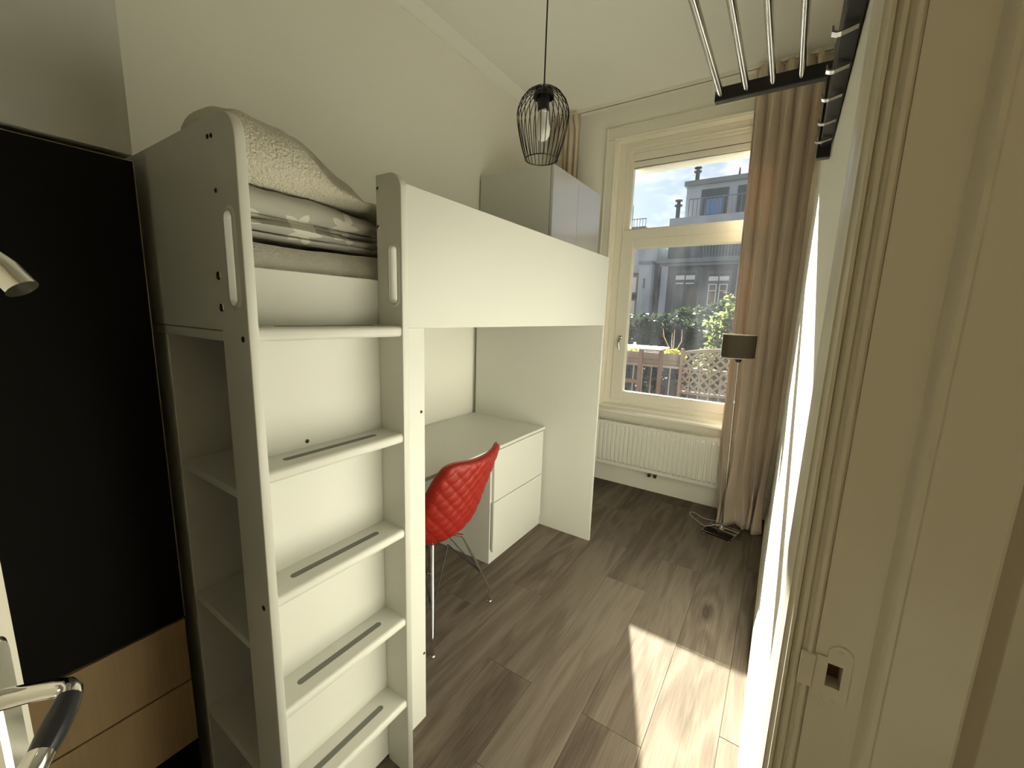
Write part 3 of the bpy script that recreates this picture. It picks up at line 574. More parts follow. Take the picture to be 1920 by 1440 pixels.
# ------------------------------------------------------------------ wardrobe behind the bed
wd = thing('wardrobe', (0.31, 3.48, 0), 'tall white two-door wardrobe in the corner behind the bed', 'wardrobe')
WY0, WY1, WH = 3.092, 3.885, 2.422
boxes('carcass', [((0.012, WY0, 0.0), (0.575, WY0 + 0.018, WH)), ((0.012, WY1 - 0.018, 0.0), (0.575, WY1, WH)), ((0.012, WY0 + 0.018, WH - 0.018), (0.575, WY1 - 0.018, WH)), ((0.012, WY0 + 0.018, 0.06), (0.575, WY1 - 0.018, 0.08)), ((0.012, WY0 + 0.018, 0.08), (0.02, WY1 - 0.018, WH - 0.018)), ((0.53, WY0 + 0.018, 0.0), (0.545, WY1 - 0.018, 0.06))], M['lam'], wd, bev=0.0008)
ym = (WY0 + WY1) / 2 - 0.02
box('wardrobe_door', (0.580, WY0 + 0.001, 0.065), (0.599, ym - 0.0015, WH - 0.001), M['lam2'], wd, bev=0.001)
box('wardrobe_door', (0.580, ym + 0.0015, 0.065), (0.599, WY1 - 0.001, WH - 0.001), M['lam2'], wd, bev=0.001)

# ------------------------------------------------------------------ chair
ch = thing('chair', (0.63, 1.955, 0), 'red quilted leather shell chair on chrome legs at the desk', 'chair')
# side profile: (back distance, height), half width, wrap (sides forward/up)
CP = [(-0.385, 0.445), (-0.36, 0.462), (-0.28, 0.455), (-0.18, 0.437), (-0.08, 0.428), (0.02, 0.430), (0.10, 0.460), (0.155, 0.522), (0.192, 0.610), (0.222, 0.700), (0.252, 0.790), (0.276, 0.862)]
CW = [0.175, 0.195, 0.215, 0.228, 0.235, 0.237, 0.238, 0.238, 0.238, 0.236, 0.230, 0.212]
CR = [0.0, 0.005, 0.02, 0.04, 0.055, 0.075, 0.090, 0.095, 0.090, 0.078, 0.066, 0.052]
def cat(P, t):
    n = len(P) - 1; f = min(max(t, 0), 1) * n; i = min(int(f), n - 1); f -= i
    g = lambda k: P[min(max(k, 0), n)]
    p0, p1, p2, p3 = g(i - 1), g(i), g(i + 1), g(i + 2)
    h = lambda a, b, c, d_: 0.5 * (2 * b + (c - a) * f + (2 * a - 5 * b + 4 * c - d_) * f * f + (3 * b - a - 3 * c + d_) * f ** 3)
    return tuple(h(a, b, c, d_) for a, b, c, d_ in zip(p0, p1, p2, p3)) if isinstance(p1, tuple) else h(p0, p1, p2, p3)
CROT = math.radians(4)
def chair_pt(u, v, off=0.0):
    """u -1..1 across, v 0..1 front of seat to top of back"""
    d_, z = cat(CP, v); w = cat(CW, v); wr = cat(CR, v)
    d2, z2 = cat(CP, min(1, v + 0.01)); d1, z1 = cat(CP, max(0, v - 0.01))
    tx, tz = d2 - d1, z2 - z1; l = math.hypot(tx, tz) or 1; nx_, nz_ = -tz / l, tx / l      # towards the sitter
    s = abs(u) ** 2.2
    top = 1.0
    e = 0.0
    if v > 0.80: e = (v - 0.80) / 0.20; 
    k_ = max(0.0, (abs(u) - 0.35) / 0.65); dz = 0.012 * e * e * abs(u) ** 2 - 0.030 * (max(0.0, (v - 0.75) / 0.25) ** 2) * k_ ** 4
    x = d_ + nx_ * (wr * s + off); zz = z + nz_ * (wr * s + off) + dz
    return Vector((x, u * w * (1 - 0.06 * s), zz))
NU, NV = 96, 190
def build_shell():
    bm = bmesh.new(); O_, I_ = [], []
    arc = [0.0]
    for j in range(NV): arc.append(arc[-1] + (Vector((*cat(CP, (j + 1) / NV), 0)) - Vector((*cat(CP, j / NV), 0))).length)
    for j in range(NV + 1):
        ro, ri = [], []
        for i in range(NU + 1):
            u, v = -1 + 2 * i / NU, j / NV
            p = chair_pt(u, v, 0.018); 
            a = arc[j]; y_ = u * cat(CW, v)
            q1 = (a + y_) / 0.068 * math.pi; q2 = (a - y_) / 0.068 * math.pi
            puff = (abs(math.sin(q1)) * abs(math.sin(q2))) ** 0.28
            edge = min(1, (1 - abs(u)) / 0.10) * min(1, (1 - v) / 0.04 + 0.02) * min(1, v / 0.04 + 0.02)
            edge = math.sqrt(max(0, 1 - (1 - min(1, edge)) ** 2))
            q = chair_pt(u, v, 0.018 - (0.018 + 0.008 * puff + 0.004) * (0.15 + 0.85 * edge))
            pi = chair_pt(u, v, 0.018 + 0.010 * edge)
            ro.append(bm.verts.new(q)); ri.append(bm.verts.new(pi))
        O_.append(ro); I_.append(ri)
    for j in range(NV):
        for i in range(NU):
            bm.faces.new((O_[j][i], O_[j + 1][i], O_[j + 1][i + 1], O_[j][i + 1])); bm.faces.new((I_[j][i], I_[j][i + 1], I_[j + 1][i + 1], I_[j + 1][i]))
    for j in range(NV):
        bm.faces.new((O_[j][0], I_[j][0], I_[j + 1][0], O_[j + 1][0])); bm.faces.new((O_[j][NU], O_[j + 1][NU], I_[j + 1][NU], I_[j][NU]))
    for i in range(NU):
        bm.faces.new((O_[0][i], O_[0][i + 1], I_[0][i + 1], I_[0][i])); bm.faces.new((O_[NV][i], I_[NV][i], I_[NV][i + 1], O_[NV][i + 1]))
    return bm
CM = Matrix.Translation((0.66, 1.955, 0)) @ Matrix.Rotation(CROT, 4, 'Z')
sb = build_shell(); bmesh.ops.transform(sb, matrix=CM, verts=sb.verts)
shell = link('seat_shell', from_bm('seat_shell', sb, True, 80), M['red'], ch, label='red diamond-quilted leather shell')
# stitching along the quilt lines, laid in the grooves of the outer face
def arc_table():
    t = [0.0]
    for j in range(400): t.append(t[-1] + (Vector((*cat(CP, (j + 1) / 400), 0)) - Vector((*cat(CP, j / 400), 0))).length)
    return t
AT = arc_table(); ALEN = AT[-1]
def v_of(a):
    for j in range(400):
        if AT[j + 1] >= a: return (j + (a - AT[j]) / (AT[j + 1] - AT[j] + 1e-9)) / 400
    return 1.0
stb = bmesh.new()
for sgn in (1, -1):
    k0 = -6
    for k in range(-6, 26):
        pts = []
        for q in range(0, 81):
            y_ = -0.235 + 0.47 * q / 80
            a = k * 0.068 - sgn * y_
            if a < 0.02 or a > ALEN - 0.02: continue
            v = v_of(a); w = cat(CW, v); u = y_ / w
            if abs(u) > 0.93: continue
            pts.append(CM @ chair_pt(u, v, 0.018 - 0.0232 * 1.0))
        if len(pts) > 3: tube_bm(stb, pts, 0.0013, 4)
link('quilt_stitching', from_bm('quilt_stitching', stb, True), mat('quilt_thread', (0.42, 0.06, 0.035), 0.7), shell, label='paler red quilt stitching')
# piping round the rim
rimp = [chair_pt(u, v, 0.019) for u, v in [(-1, j / 60) for j in range(2, 60)]] + [chair_pt(-1 + 2 * i / 24, 1.0, 0.019) for i in range(25)] + [chair_pt(1, j / 60, 0.019) for j in range(59, 1, -1)]
tube('piping', [CM @ p for p in rimp], 0.0042, M['red_stitch'], shell, n=6, label='dark red piping along the rim')
# frame and legs
legs = [((0.735, 1.862, 0.437), (0.829, 1.765, 0.075), (0.833, 1.761, 0.004)), ((0.785, 2.012, 0.437), (0.827, 2.183, 0.075), (0.825, 2.187, 0.004)), ((0.53, 1.875, 0.440), (0.425, 1.775, 0.075), (0.421, 1.771, 0.004)), ((0.53, 2.02, 0.440), (0.420, 2.165, 0.075), (0.416, 2.169, 0.004))]
for a, b, c in legs:
    ins = Vector(a).lerp(Vector((0.645, 1.942, a[2] + 0.004)), 0.42)
    lg = tube('leg', [ins, a, Vector(a).lerp(Vector(b), 0.97), b, Vector(b).lerp(Vector(c), 0.12), c], 0.0075, M['chrome'], ch, n=10)
    lathe('foot_cap', [(0, 0), (0.0125, 0), (0.0125, 0.004), (0.009, 0.007), (0, 0.007)], M['steel'], lg, c=(c[0], c[1], 0.0), n=12)
tube('seat_frame', [Vector(l[0]).lerp(Vector((0.645, 1.942, 0.441)), 0.42) for l in (legs[0], legs[1], legs[3], legs[2])], 0.006, M['black_metal'], ch, n=8, closed=True)
for a, b in ((0, 1), (1, 0), (1, 3), (2, 3), (0, 2), (3, 2)):
    A, B = Vector(legs[a][0]), Vector(legs[b][0]); f0, f1 = Vector(legs[a][1]), Vector(legs[b][1])
    st = f0.lerp(A, 0.30); tube('brace', [st, (A + B) / 2 + Vector((0, 0, -0.02))], 0.0032, M['black_metal'], ch, n=6)

# ------------------------------------------------------------------ radiator
rd = thing('radiator', (1.1, YW - 0.07, 0.2), 'white ribbed panel radiator under the window', 'radiator')
RX0, RX1, RZ0, RZ1 = 0.50, 1.70, 0.195, 0.583; RY0 = YW - 0.115
def rad_panel(y):
    bm = bmesh.new(); n = 31; pitch = (RX1 - RX0 - 0.04) / n; cols = [(RX0, 0)]
    x = RX0 + 0.02
    for k in range(n):
        cols += [(x + pitch * 0.10, 0), (x + pitch * 0.24, 1), (x + pitch * 0.76, 1), (x + pitch * 0.90, 0)]; x += pitch
    cols.append((RX1, 0))
    rows = [(RZ0, 0), (RZ0 + 0.028, 0), (RZ0 + 0.044, 1), (RZ1 - 0.044, 1), (RZ1 - 0.028, 0), (RZ1, 0)]
    V = [[bm.verts.new((cx_, y - 0.013 * a * b, z)) for cx_, a in cols] for z, b in rows]
    for j in range(len(rows) - 1):
        for i in range(len(cols) - 1): bm.faces.new((V[j][i], V[j][i + 1], V[j + 1][i + 1], V[j + 1][i]))
    r = bmesh.ops.extrude_face_region(bm, geom=bm.faces[:]); bmesh.ops.translate(bm, vec=(0, 0.012, 0), verts=[g for g in r['geom'] if isinstance(g, bmesh.types.BMVert)])
    return from_bm('front_panel', bm, True, 25)
link('front_panel', rad_panel(RY0), M['rad'], rd); 
box('back_panel', (RX0, YW - 0.045, RZ0 + 0.01), (RX1, YW - 0.033, RZ1 - 0.01), M['rad'], rd, bev=0.003)
bm = bmesh.new()
for k in range(60):
    x = RX0 + 0.015 + k * (RX1 - RX0 - 0.03) / 60; bm_box(bm, (x, RY0 + 0.014, RZ1 - 0.012), (x + 0.008, YW - 0.046, RZ1 - 0.004))
link('top_grille', from_bm('top_grille', bm), M['rad'], rd)
for x in (RX0, RX1 - 0.004): box('side_cover', (x, RY0 + 0.012, RZ0 + 0.02), (x + 0.004, YW - 0.04, RZ1 - 0.002), M['rad'], rd)
for dx in (-0.025, 0.025):
    v_ = lathe('valve', [(0, 0), (0.011, 0), (0.013, 0.006), (0.013, 0.016), (0.009, 0.020), (0.009, 0.034), (0.012, 0.036), (0.012, 0.046), (0, 0.046)], M['brass'], rd, c=(1.145 + dx, YW - 0.075, 0.148), n=14)
    tube('valve_pipe', [(1.145 + dx, YW - 0.075, 0.162), (1.145 + dx, YW - 0.03, 0.160), (1.145 + dx, YW - 0.003, 0.160)], 0.008, M['brass'], v_, n=10)
for x in (RX0 + 0.15, RX1 - 0.15): box('wall_bracket', (x, YW - 0.034, RZ0 + 0.05), (x + 0.03, YW - 0.001, RZ1 - 0.05), M['rad'], rd)

# ------------------------------------------------------------------ curtains and rail
cr_ = thing('curtain_rail', (1.0, 4.03, ZC), 'slim white curtain rail fixed to the ceiling', 'curtain rail')
box('track', (0.03, 4.018, ZC - 0.022), (W - 0.01, 4.042, ZC), M['trim'], cr_, bev=0.002)
box('track_slot', (0.03, 4.026, ZC - 0.0235), (W - 0.01, 4.034, ZC - 0.0215), M['grip'], cr_)
def curtain(name, xl, xr, yc, ztop, nfold, label, amp, seed, puddle=True, nz_=90, nu=220):
    """xl(t), xr(t): side edges with t = 0 top .. 1 floor"""
    c = thing(name, ((xl(0) + xr(0)) / 2, yc, ztop), label, 'curtain', 'taupe window curtains')
    bm = bmesh.new(); R = []
    rnd = random.Random(seed); ph = [rnd.uniform(-0.5, 0.5) for _ in range(12)]
    for j in range(nz_ + 1):
        t = j / nz_; z = ztop * (1 - t) + 0.004 * t
        row = []
        for i in range(nu + 1):
            u = i / nu
            warp = u + 0.020 * math.sin(6.0 * u + ph[0] + 1.8 * t) + 0.014 * math.sin(13 * u + ph[1] - 1.1 * t)
            warp = (warp - (0.020 * math.sin(ph[0] + 1.8 * t) + 0.014 * math.sin(ph[1] - 1.1 * t)))
            top = max(0, 1 - t / 0.035)
            a = amp * (0.45 + 0.55 * min(1, t / 0.12)) 
            sc_ = abs(math.sin(math.pi * nfold * warp + ph[2])) ** 0.62      # rounded folds with narrow creases between
            g = 0.5 + 0.5 * math.sin(2 * math.pi * nfold * 0.37 * warp + ph[3])
            y = yc + a * 0.8 - a * 1.6 * sc_ * (0.72 + 0.28 * g) + 0.006 * math.sin(40 * u) * top
            x = xl(t) + (xr(t) - xl(t)) * u + 0.012 * math.sin(2 * math.pi * nfold * warp + ph[4]) * min(1, t * 6)
            if puddle and t > 0.80:
                k = (t - 0.80) / 0.20
                y -= k * k * (0.05 + 0.05 * math.sin(7.5 * u + ph[5])); x += 0.035 * k * math.sin(11 * u + ph[6] + 2 * k)
                y += 0.018 * k * math.sin(19 * u + 6 * k)
                if t > 0.965: y -= 0.035 * (t - 0.965) / 0.035
            zz_ = min(1, max(0, (1.05 - z) / 0.4)); y -= 0.070 * zz_ * zz_ * (3 - 2 * zz_) if puddle else 0
            x = min(x, W - 0.022)
            y = min(y, YW - 0.03)
            row.append(bm.verts.new((x, y, z)))
        R.append(row)
    for j in range(nz_):
        for i in range(nu): bm.faces.new((R[j][i], R[j][i + 1], R[j + 1][i + 1], R[j + 1][i]))
    me = from_bm('drape', bm, True, 180); o = link('drape', me, M['curtain'], c)
    md = o.modifiers.new('thickness', 'SOLIDIFY'); md.thickness = 0.0022; md.offset = 0
    # pinch pleats of the heading
    n = max(3, int(nfold))
    for k in range(n):
        u = (k + 0.5) / n; x = xl(0) + (xr(0) - xl(0)) * u
        bm = bmesh.new()
        for s in (-1, 0, 1):
            pts = [(x + s * 0.010, yc - amp * 0.45 - 0.012, ztop - 0.002), (x + s * 0.009, yc - amp * 0.5 - 0.016, ztop - 0.035), (x + s * 0.003, yc - amp * 0.5 - 0.006, ztop - 0.085), (x + s * 0.002, yc - amp * 0.4, ztop - 0.105)]
            tube_bm(bm, pts, [0.006, 0.0065, 0.0045, 0.002], 6)
        link('pleat', from_bm('pleat', bm, True), M['curtain'], c)
    return c
curtain('curtain', lambda t: 1.590 + 0.055 * t, lambda t: 1.965 + 0.005 * t, 4.005, 3.112, 5.0, 'full-length taupe curtain hanging beside the sunlit wall', 0.068, 3)
curtain('curtain', lambda t: 0.09, lambda t: 0.325, 4.005, 3.112, 5.0, 'taupe curtain hanging in the corner behind the wardrobe', 0.045, 11, puddle=False, nz_=40, nu=140)

# ------------------------------------------------------------------ pendant lamp
PX, PY = 0.993, 2.25; PZ0, PZ1 = 2.124, 2.398
pn = thing('pendant_lamp', (PX, PY, ZC), 'black wire cage pendant lamp hanging from the ceiling', 'lamp')
tube('lamp_cord', [(PX, PY, ZC - 0.02), (PX, PY, PZ1 + 0.0)], 0.0032, M['black_plastic'], pn, n=8)
lathe('ceiling_rose', [(0, 0), (0.045, 0), (0.045, -0.018), (0.02, -0.03), (0, -0.03)], M['black_metal'], pn, c=(PX, PY, ZC), n=24)
lathe('lamp_cap', [(0, 0.0), (0.012, -0.001), (0.030, -0.008), (0.042, -0.022), (0.044, -0.036), (0.040, -0.036), (0.036, -0.024), (0, -0.012)], M['black_metal'], pn, c=(PX, PY, PZ1), n=28)
lathe('bulb_socket', [(0, 0), (0.022, 0), (0.024, -0.02), (0.024, -0.072), (0.020, -0.076), (0, -0.076)], M['black_plastic'], pn, c=(PX, PY, PZ1 - 0.012), n=20)
bl_ = lathe('light_bulb', [(0, 0), (0.0205, 0), (0.0205, -0.006), (0.0185, -0.008), (0.0205, -0.010), (0.0205, -0.016), (0.022, -0.030), (0.030, -0.052), (0.0335, -0.072), (0.030, -0.094), (0.018, -0.109), (0, -0.115)], M['bulb'], pn, c=(PX, PY, PZ1 - 0.088), n=24, label='unlit opal bulb')
prof = [(0.012, 0.295), (0.045, 0.289), (0.073, 0.270), (0.095, 0.240), (0.107, 0.208), (0.110, 0.180), (0.107, 0.150), (0.099, 0.108), (0.088, 0.062), (0.078, 0.028), (0.068, 0.0)]
NW = 28
prof = [(r * 0.985, z * 0.93) for r, z in prof]
bm = bmesh.new(); tube_bm(bm, [(r, 0, z) for r, z in prof], 0.0017, 5); wme = from_bm('wire', bm, True)
for k in range(NW):
    o = link('wire', wme, M['black_metal'], pn, shift=False); o.location = Vector((PX, PY, PZ0)) - ORG[pn]; o.rotation_euler.z = 2 * math.pi * k / NW
for r, z in ((0.068, 0.0),):
    tube('ring', [(PX + r * math.cos(2 * math.pi * k / 40), PY + r * math.sin(2 * math.pi * k / 40), PZ0 + z) for k in range(40)], 0.0022, M['black_metal'], pn, n=6, closed=True)

# ------------------------------------------------------------------ floor lamp
fl = thing('floor_lamp', (1.733, 3.70, 0), 'slim floor lamp with taupe drum shade and clear base in front of the curtain', 'lamp')
FB = Vector((1.733, 3.70, 0)); FT = Vector((1.706, 3.71, 1.215))
bm = bmesh.new(); bm_box(bm, (-0.094, -0.094, 0.016), (0.094, 0.094, 0.028), 0.002); bmesh.ops.transform(bm, matrix=Matrix.Translation((1.731, 3.680, 0)) @ Matrix.Rotation(math.radians(-13), 4, 'Z'), verts=bm.verts)
base = link('base_plate', from_bm('base_plate', bm), M['acrylic'], fl, label='clear acrylic base plate')
bm = bmesh.new()
ee = [Vector((math.cos(math.radians(-13 + 45 + 90 * k)), math.sin(math.radians(-13 + 45 + 90 * k)), 0)) * 0.132 + Vector((1.731, 3.680, 0.0285)) for k in range(4)]
tube_bm(bm, ee, 0.0016, 5, closed=True); link('base_edge', from_bm('base_edge', bm, True), mat('acrylic_edge', (0.55, 0.54, 0.48), 0.2), base, label='bright edge of the clear base')
for k in range(4):
    p = ee[k].lerp(Vector((1.731, 3.680, 0)), 0.12); lathe('base_foot', [(0, 0), (0.008, 0.002), (0.009, 0.009), (0.006, 0.016), (0, 0.016)], M['chrome'], fl, c=(p.x, p.y, 0), n=12)
lathe('pole_socket', [(0, 0), (0.016, 0), (0.016, 0.004), (0.010, 0.010), (0.009, 0.035), (0, 0.035)], M['chrome'], fl, c=(FB.x, FB.y, 0.028), n=16)
tube('pole', [FB + Vector((0, 0, 0.03)), FB.lerp(FT, 0.35), FB.lerp(FT, 0.7), FT], 0.0058, M['steel'], fl, n=10)
pj_ = FB.lerp(FT, 0.775); lathe('pole_joint', [(0, -0.008), (0.011, -0.008), (0.011, 0.008), (0, 0.008)], M['chrome'], fl, c=pj_, n=12); tube('pole_screw', [pj_ + Vector((-0.022, 0, 0)), pj_ + Vector((0.022, 0, 0))], 0.003, M['chrome'], fl, n=8)
lathe('lamp_socket', [(0, 0), (0.012, 0), (0.02, 0.012), (0.02, 0.05), (0, 0.05)], M['black_plastic'], fl, c=FT + Vector((0, 0, -0.008)), n=16)
sh = lathe('lamp_shade', [(0.1005, 0.0), (0.1005, 0.152), (0.0985, 0.152), (0.0985, 0.0), (0.1005, 0.0)], M['shade'], fl, c=(FT.x - 0.008, FT.y, 1.237), n=48, angle=30)
for z in (0.0, 0.150):
    lathe('shade_trim', [(0.0975, -0.002), (0.1018, -0.002), (0.1018, 0.003), (0.0975, 0.003), (0.0975, -0.002)], M['shade_rim'], sh, c=(FT.x - 0.008, FT.y, 1.237 + z), n=48, angle=30)
for k in range(3):
    a = 2.1 * k; c0 = Vector((FT.x - 0.008, FT.y, 1.262)); tube('shade_spoke', [c0, c0 + Vector((0.099 * math.cos(a), 0.099 * math.sin(a), 0))], 0.002, M['steel'], sh, n=6)
cord = [(1.733, 3.70, 0.045), (1.705, 3.695, 0.06), (1.665, 3.665, 0.05), (1.62, 3.70, 0.02), (1.56, 3.78, 0.006), (1.515, 3.83, 0.005), (1.495, 3.87, 0.005), (1.500, 3.905, 0.005), (1.53, 3.90, 0.006), (1.585, 3.855, 0.006), (1.64, 3.85, 0.006), (1.72, 3.88, 0.006), (1.80, 3.95, 0.006)]
def smooth_pts(P, k=6):
    P = [Vector(p) for p in P]; o = []
    for i in range(len(P) - 1):
        p0, p1, p2, p3 = P[max(0, i - 1)], P[i], P[i + 1], P[min(len(P) - 1, i + 2)]
        for q in range(k):
            f = q / k; o.append(0.5 * (2 * p1 + (p2 - p0) * f + (2 * p0 - 5 * p1 + 4 * p2 - p3) * f * f + (3 * p1 - p0 - 3 * p2 + p3) * f ** 3))
    o.append(P[-1]); return o
tube('power_cord', smooth_pts(cord), 0.0030, mat('clear_pvc_cord', (0.42, 0.39, 0.32), 0.3), fl, n=6, label='clear lamp cord on the floor')

# ------------------------------------------------------------------ coat rack on the right wall
ck = thing('coat_rack', (W, 1.9, 2.0), 'black wooden coat rack with steel rods and hooks high on the wall', 'coat rack')
RYA = 2.30; RYN = 1.20
for ya in (RYA, RYN):
    box('shelf_arm', (1.645, ya, 2.218), (1.990, ya + 0.028, 2.262), M['black_wood'], ck, bev=0.002)
    box('wall_post', (1.959, ya, 1.986), (1.995, ya + 0.028, 2.218), M['black_wood'], ck, bev=0.002)
for x in (1.664, 1.741, 1.816, 1.892):
    tube('shelf_rod', [(x, RYN + 0.02, 2.236), (x, RYA + 0.004, 2.236)], 0.0105, M['steel'], ck, n=16)
box('hook_board', (1.9660, RYN + 0.028, 2.016), (1.995, RYA, 2.20), M['black_wood'], ck, bev=0.002)
for y in (2.217, 2.082, 1.935, 1.800, 1.660, 1.525, 1.390):
    bm = bmesh.new()
    pts = [(1.990, 2.012), (1.965, 2.006), (1.9575, 2.006), (1.9535, 2.0095), (1.9528, 2.017)]
    t = 0.0030; prev = None
    for i, (x, z) in enumerate(pts):
        a = bm.verts.new((x, y - 0.008, z)); b = bm.verts.new((x, y + 0.008, z)); c = bm.verts.new((x - (t if i > 2 else 0), y + 0.008, z - (t if i <= 3 else 0))); d_ = bm.verts.new((x - (t if i > 2 else 0), y - 0.008, z - (t if i <= 3 else 0)))
        cur = (a, b, c, d_)
        if prev:
            for k in range(4): bm.faces.new((prev[k], prev[(k + 1) % 4], cur[(k + 1) % 4], cur[k]))
        else: bm.faces.new(cur)
        prev = cur
    bm.faces.new(prev[::-1])
    link('hook', from_bm('hook', bm), M['steel'], ck)
#EXTERIOR
# ------------------------------------------------------------------ outside: balcony, garden, houses
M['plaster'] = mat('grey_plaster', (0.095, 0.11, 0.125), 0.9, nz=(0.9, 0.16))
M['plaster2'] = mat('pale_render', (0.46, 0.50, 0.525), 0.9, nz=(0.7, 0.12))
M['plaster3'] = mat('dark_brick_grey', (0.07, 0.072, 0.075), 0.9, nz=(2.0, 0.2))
M['cornice'] = mat('cornice_paint', (0.22, 0.245, 0.26), 0.8)
M['win_dark'] = mat('far_window_glass', (0.05, 0.06, 0.065), 0.12, spec=0.6)
M['win_white'] = mat('white_window_bars', (0.75, 0.75, 0.72), 0.5)
M['blind'] = mat('white_roller_blind', (0.85, 0.85, 0.82), 0.7)
M['win_frame'] = mat('grey_window_frame', (0.13, 0.14, 0.14), 0.6)
M['rail_metal'] = mat('grey_railing_metal', (0.22, 0.25, 0.28), 0.5)
M['blue_panel'] = mat('blue_balcony_panel', (0.16, 0.30, 0.55), 0.5)
M['old_wood'] = mat('weathered_timber', (0.15, 0.125, 0.10), 0.85, nz=(14, 0.25), bump=(60, 0.2))
M['brown_wood'] = mat('brown_timber', (0.10, 0.055, 0.035), 0.8, nz=(20, 0.25))
M['orange_wood'] = mat('orange_brown_timber', (0.30, 0.15, 0.07), 0.7, nz=(6, 0.2))
M['white_paint'] = mat('white_painted_board', (0.85, 0.85, 0.83), 0.5)
M['soil'] = mat('garden_soil', (0.06, 0.055, 0.04), 0.95, nz=(3, 0.4))
M['deck'] = mat('grey_decking', (0.09, 0.08, 0.07), 0.85, nz=(8, 0.2))
M['bark'] = mat('grey_bark', (0.15, 0.12, 0.09), 0.9, nz=(20, 0.3))
M['twig'] = mat('pale_twig', (0.34, 0.28, 0.22), 0.9)
def leafmat(n, c, t): return mix_translucent(mat(n, c, 0.6, spec=0.25, nz=(4, 0.35)), 0.4, t)
M['leaf_dark'] = leafmat('dark_leaf', (0.018, 0.028, 0.020), (0.025, 0.04, 0.02))
M['leaf_mid'] = leafmat('mid_leaf', (0.024, 0.036, 0.026), (0.03, 0.048, 0.022))
M['leaf_light'] = leafmat('light_leaf', (0.09, 0.115, 0.05), (0.16, 0.20, 0.07))
M['leaf_yellow'] = leafmat('yellow_green_leaf', (0.45, 0.50, 0.06), (0.7, 0.75, 0.1))
M['petal_red'] = mat('red_petal', (0.5, 0.04, 0.06), 0.6)
M['petal_white'] = mat('white_petal', (0.8, 0.8, 0.75), 0.6)

tag(boxes('wall_outside', [((-6, YW + 0.30, -0.8), (WX0, YW + 0.36, 4.6)), ((WX1, YW + 0.30, -0.8), (8, YW + 0.36, 4.6)), ((WX0, YW + 0.30, -0.8), (WX1, YW + 0.36, 0.66)), ((WX0, YW + 0.30, WZ1), (WX1, YW + 0.36, 4.6))], mat('bounce_cut_brick', (0.09, 0.05, 0.035), 0.9, nz=(12, 0.3))), 'added dark brick face of the house wall, cutting bounced sun', kind='structure')  # unseen dark cladding, added so less sunlight bounces onto the balcony
tag(box('ground', (-40, YW + 0.36, -0.80), (30, 90, -0.70), M['soil']), 'dark garden soil outside the window', kind='structure')
dkk = thing('balcony', (1.0, 5.0, -0.7), 'narrow timber balcony deck outside the window', 'balcony')
for k in range(9):
    box('deck_board', (-1.2, YW + 0.37 + k * 0.135, -0.06), (3.2, YW + 0.37 + k * 0.135 + 0.128, -0.03), M['deck'], dkk)
for x in (-1.0, 1.0, 3.0): box('deck_support', (x, YW + 0.4, -0.70), (x + 0.1, 5.45, -0.06), M['deck'], dkk)
# railing with round bars
rl = thing('balcony_railing', (0.8, 5.60, -0.03), 'pale metal balcony railing with thin upright bars', 'railing')
M['bar'] = mat('pale_grey_bar', (0.24, 0.23, 0.21), 0.45, 0.3)
box('bottom_rail', (-1.2, 5.585, 0.02), (3.2, 5.615, 0.06), M['bar'], rl)
for k in range(22):
    x = 0.561 + (k - 9) * 0.1065
    tube('bar', [(x, 5.60, -0.03), (x, 5.60, 0.915)], 0.0085, M['bar'], rl, n=6)
box('top_rail', (-1.2, 5.585, 0.915), (3.2, 5.615, 0.935), M['bar'], rl)
# planter box on the railing
pb = thing('planter_box', (0.6, 5.68, 0.93), 'weathered wooden planter box on the balcony railing', 'planter')
for k in range(2): box('board', (0.30, 5.63, 0.905 + k * 0.087), (0.985, 5.648, 0.905 + k * 0.087 + 0.083), M['old_wood'], pb, bev=0.002)
box('board', (0.30, 5.83, 0.905), (0.985, 5.848, 1.075), M['old_wood'], pb); box('board', (0.30, 5.648, 0.900), (0.985, 5.83, 0.91), M['old_wood'], pb)
box('board', (0.30, 5.648, 0.91), (0.318, 5.83, 1.075), M['old_wood'], pb); box('board', (0.967, 5.648, 0.91), (0.985, 5.83, 1.075), M['old_wood'], pb)
box('potting_soil', (0.318, 5.648, 1.0), (0.967, 5.83, 1.06), M['soil'], pb)
# trellis
tr = thing('trellis', (1.25, 5.565, -0.03), 'weathered diamond lattice trellis beside the planter box', 'trellis')
box('post', (0.985, 5.545, -0.03), (1.021, 5.581, 1.150), M['old_wood'], tr, bev=0.003); box('post', (1.86, 5.545, -0.03), (1.896, 5.581, 1.150), M['old_wood'], tr, bev=0.003)
box('bottom_rail', (1.021, 5.548, 0.640), (1.86, 5.578, 0.672), M['old_wood'], tr, bev=0.002)
topz = lambda x: 1.085 + 0.055 * math.sin(math.pi * (x - 1.021) / 0.839)
bm = bmesh.new(); pr = []
for k in range(25):
    x = 1.021 + 0.839 * k / 24; pr.append((x, topz(x)))
for k in range(24):
    (xa, za), (xb_, zb_) = pr[k], pr[k + 1]
    for y in (5.548, 5.578):
        pass
    v = [bm.verts.new((xx, yy, zz)) for xx, z0 in ((xa, za), (xb_, zb_)) for yy in (5.548, 5.578) for zz in (z0, z0 + 0.035)]
    for f in ((0, 1, 5, 4), (2, 6, 7, 3), (1, 3, 7, 5), (0, 4, 6, 2)): bm.faces.new([v[i] for i in f])
bmesh.ops.remove_doubles(bm, verts=bm.verts, dist=1e-5); link('top_rail', from_bm('top_rail', bm), M['old_wood'], tr)
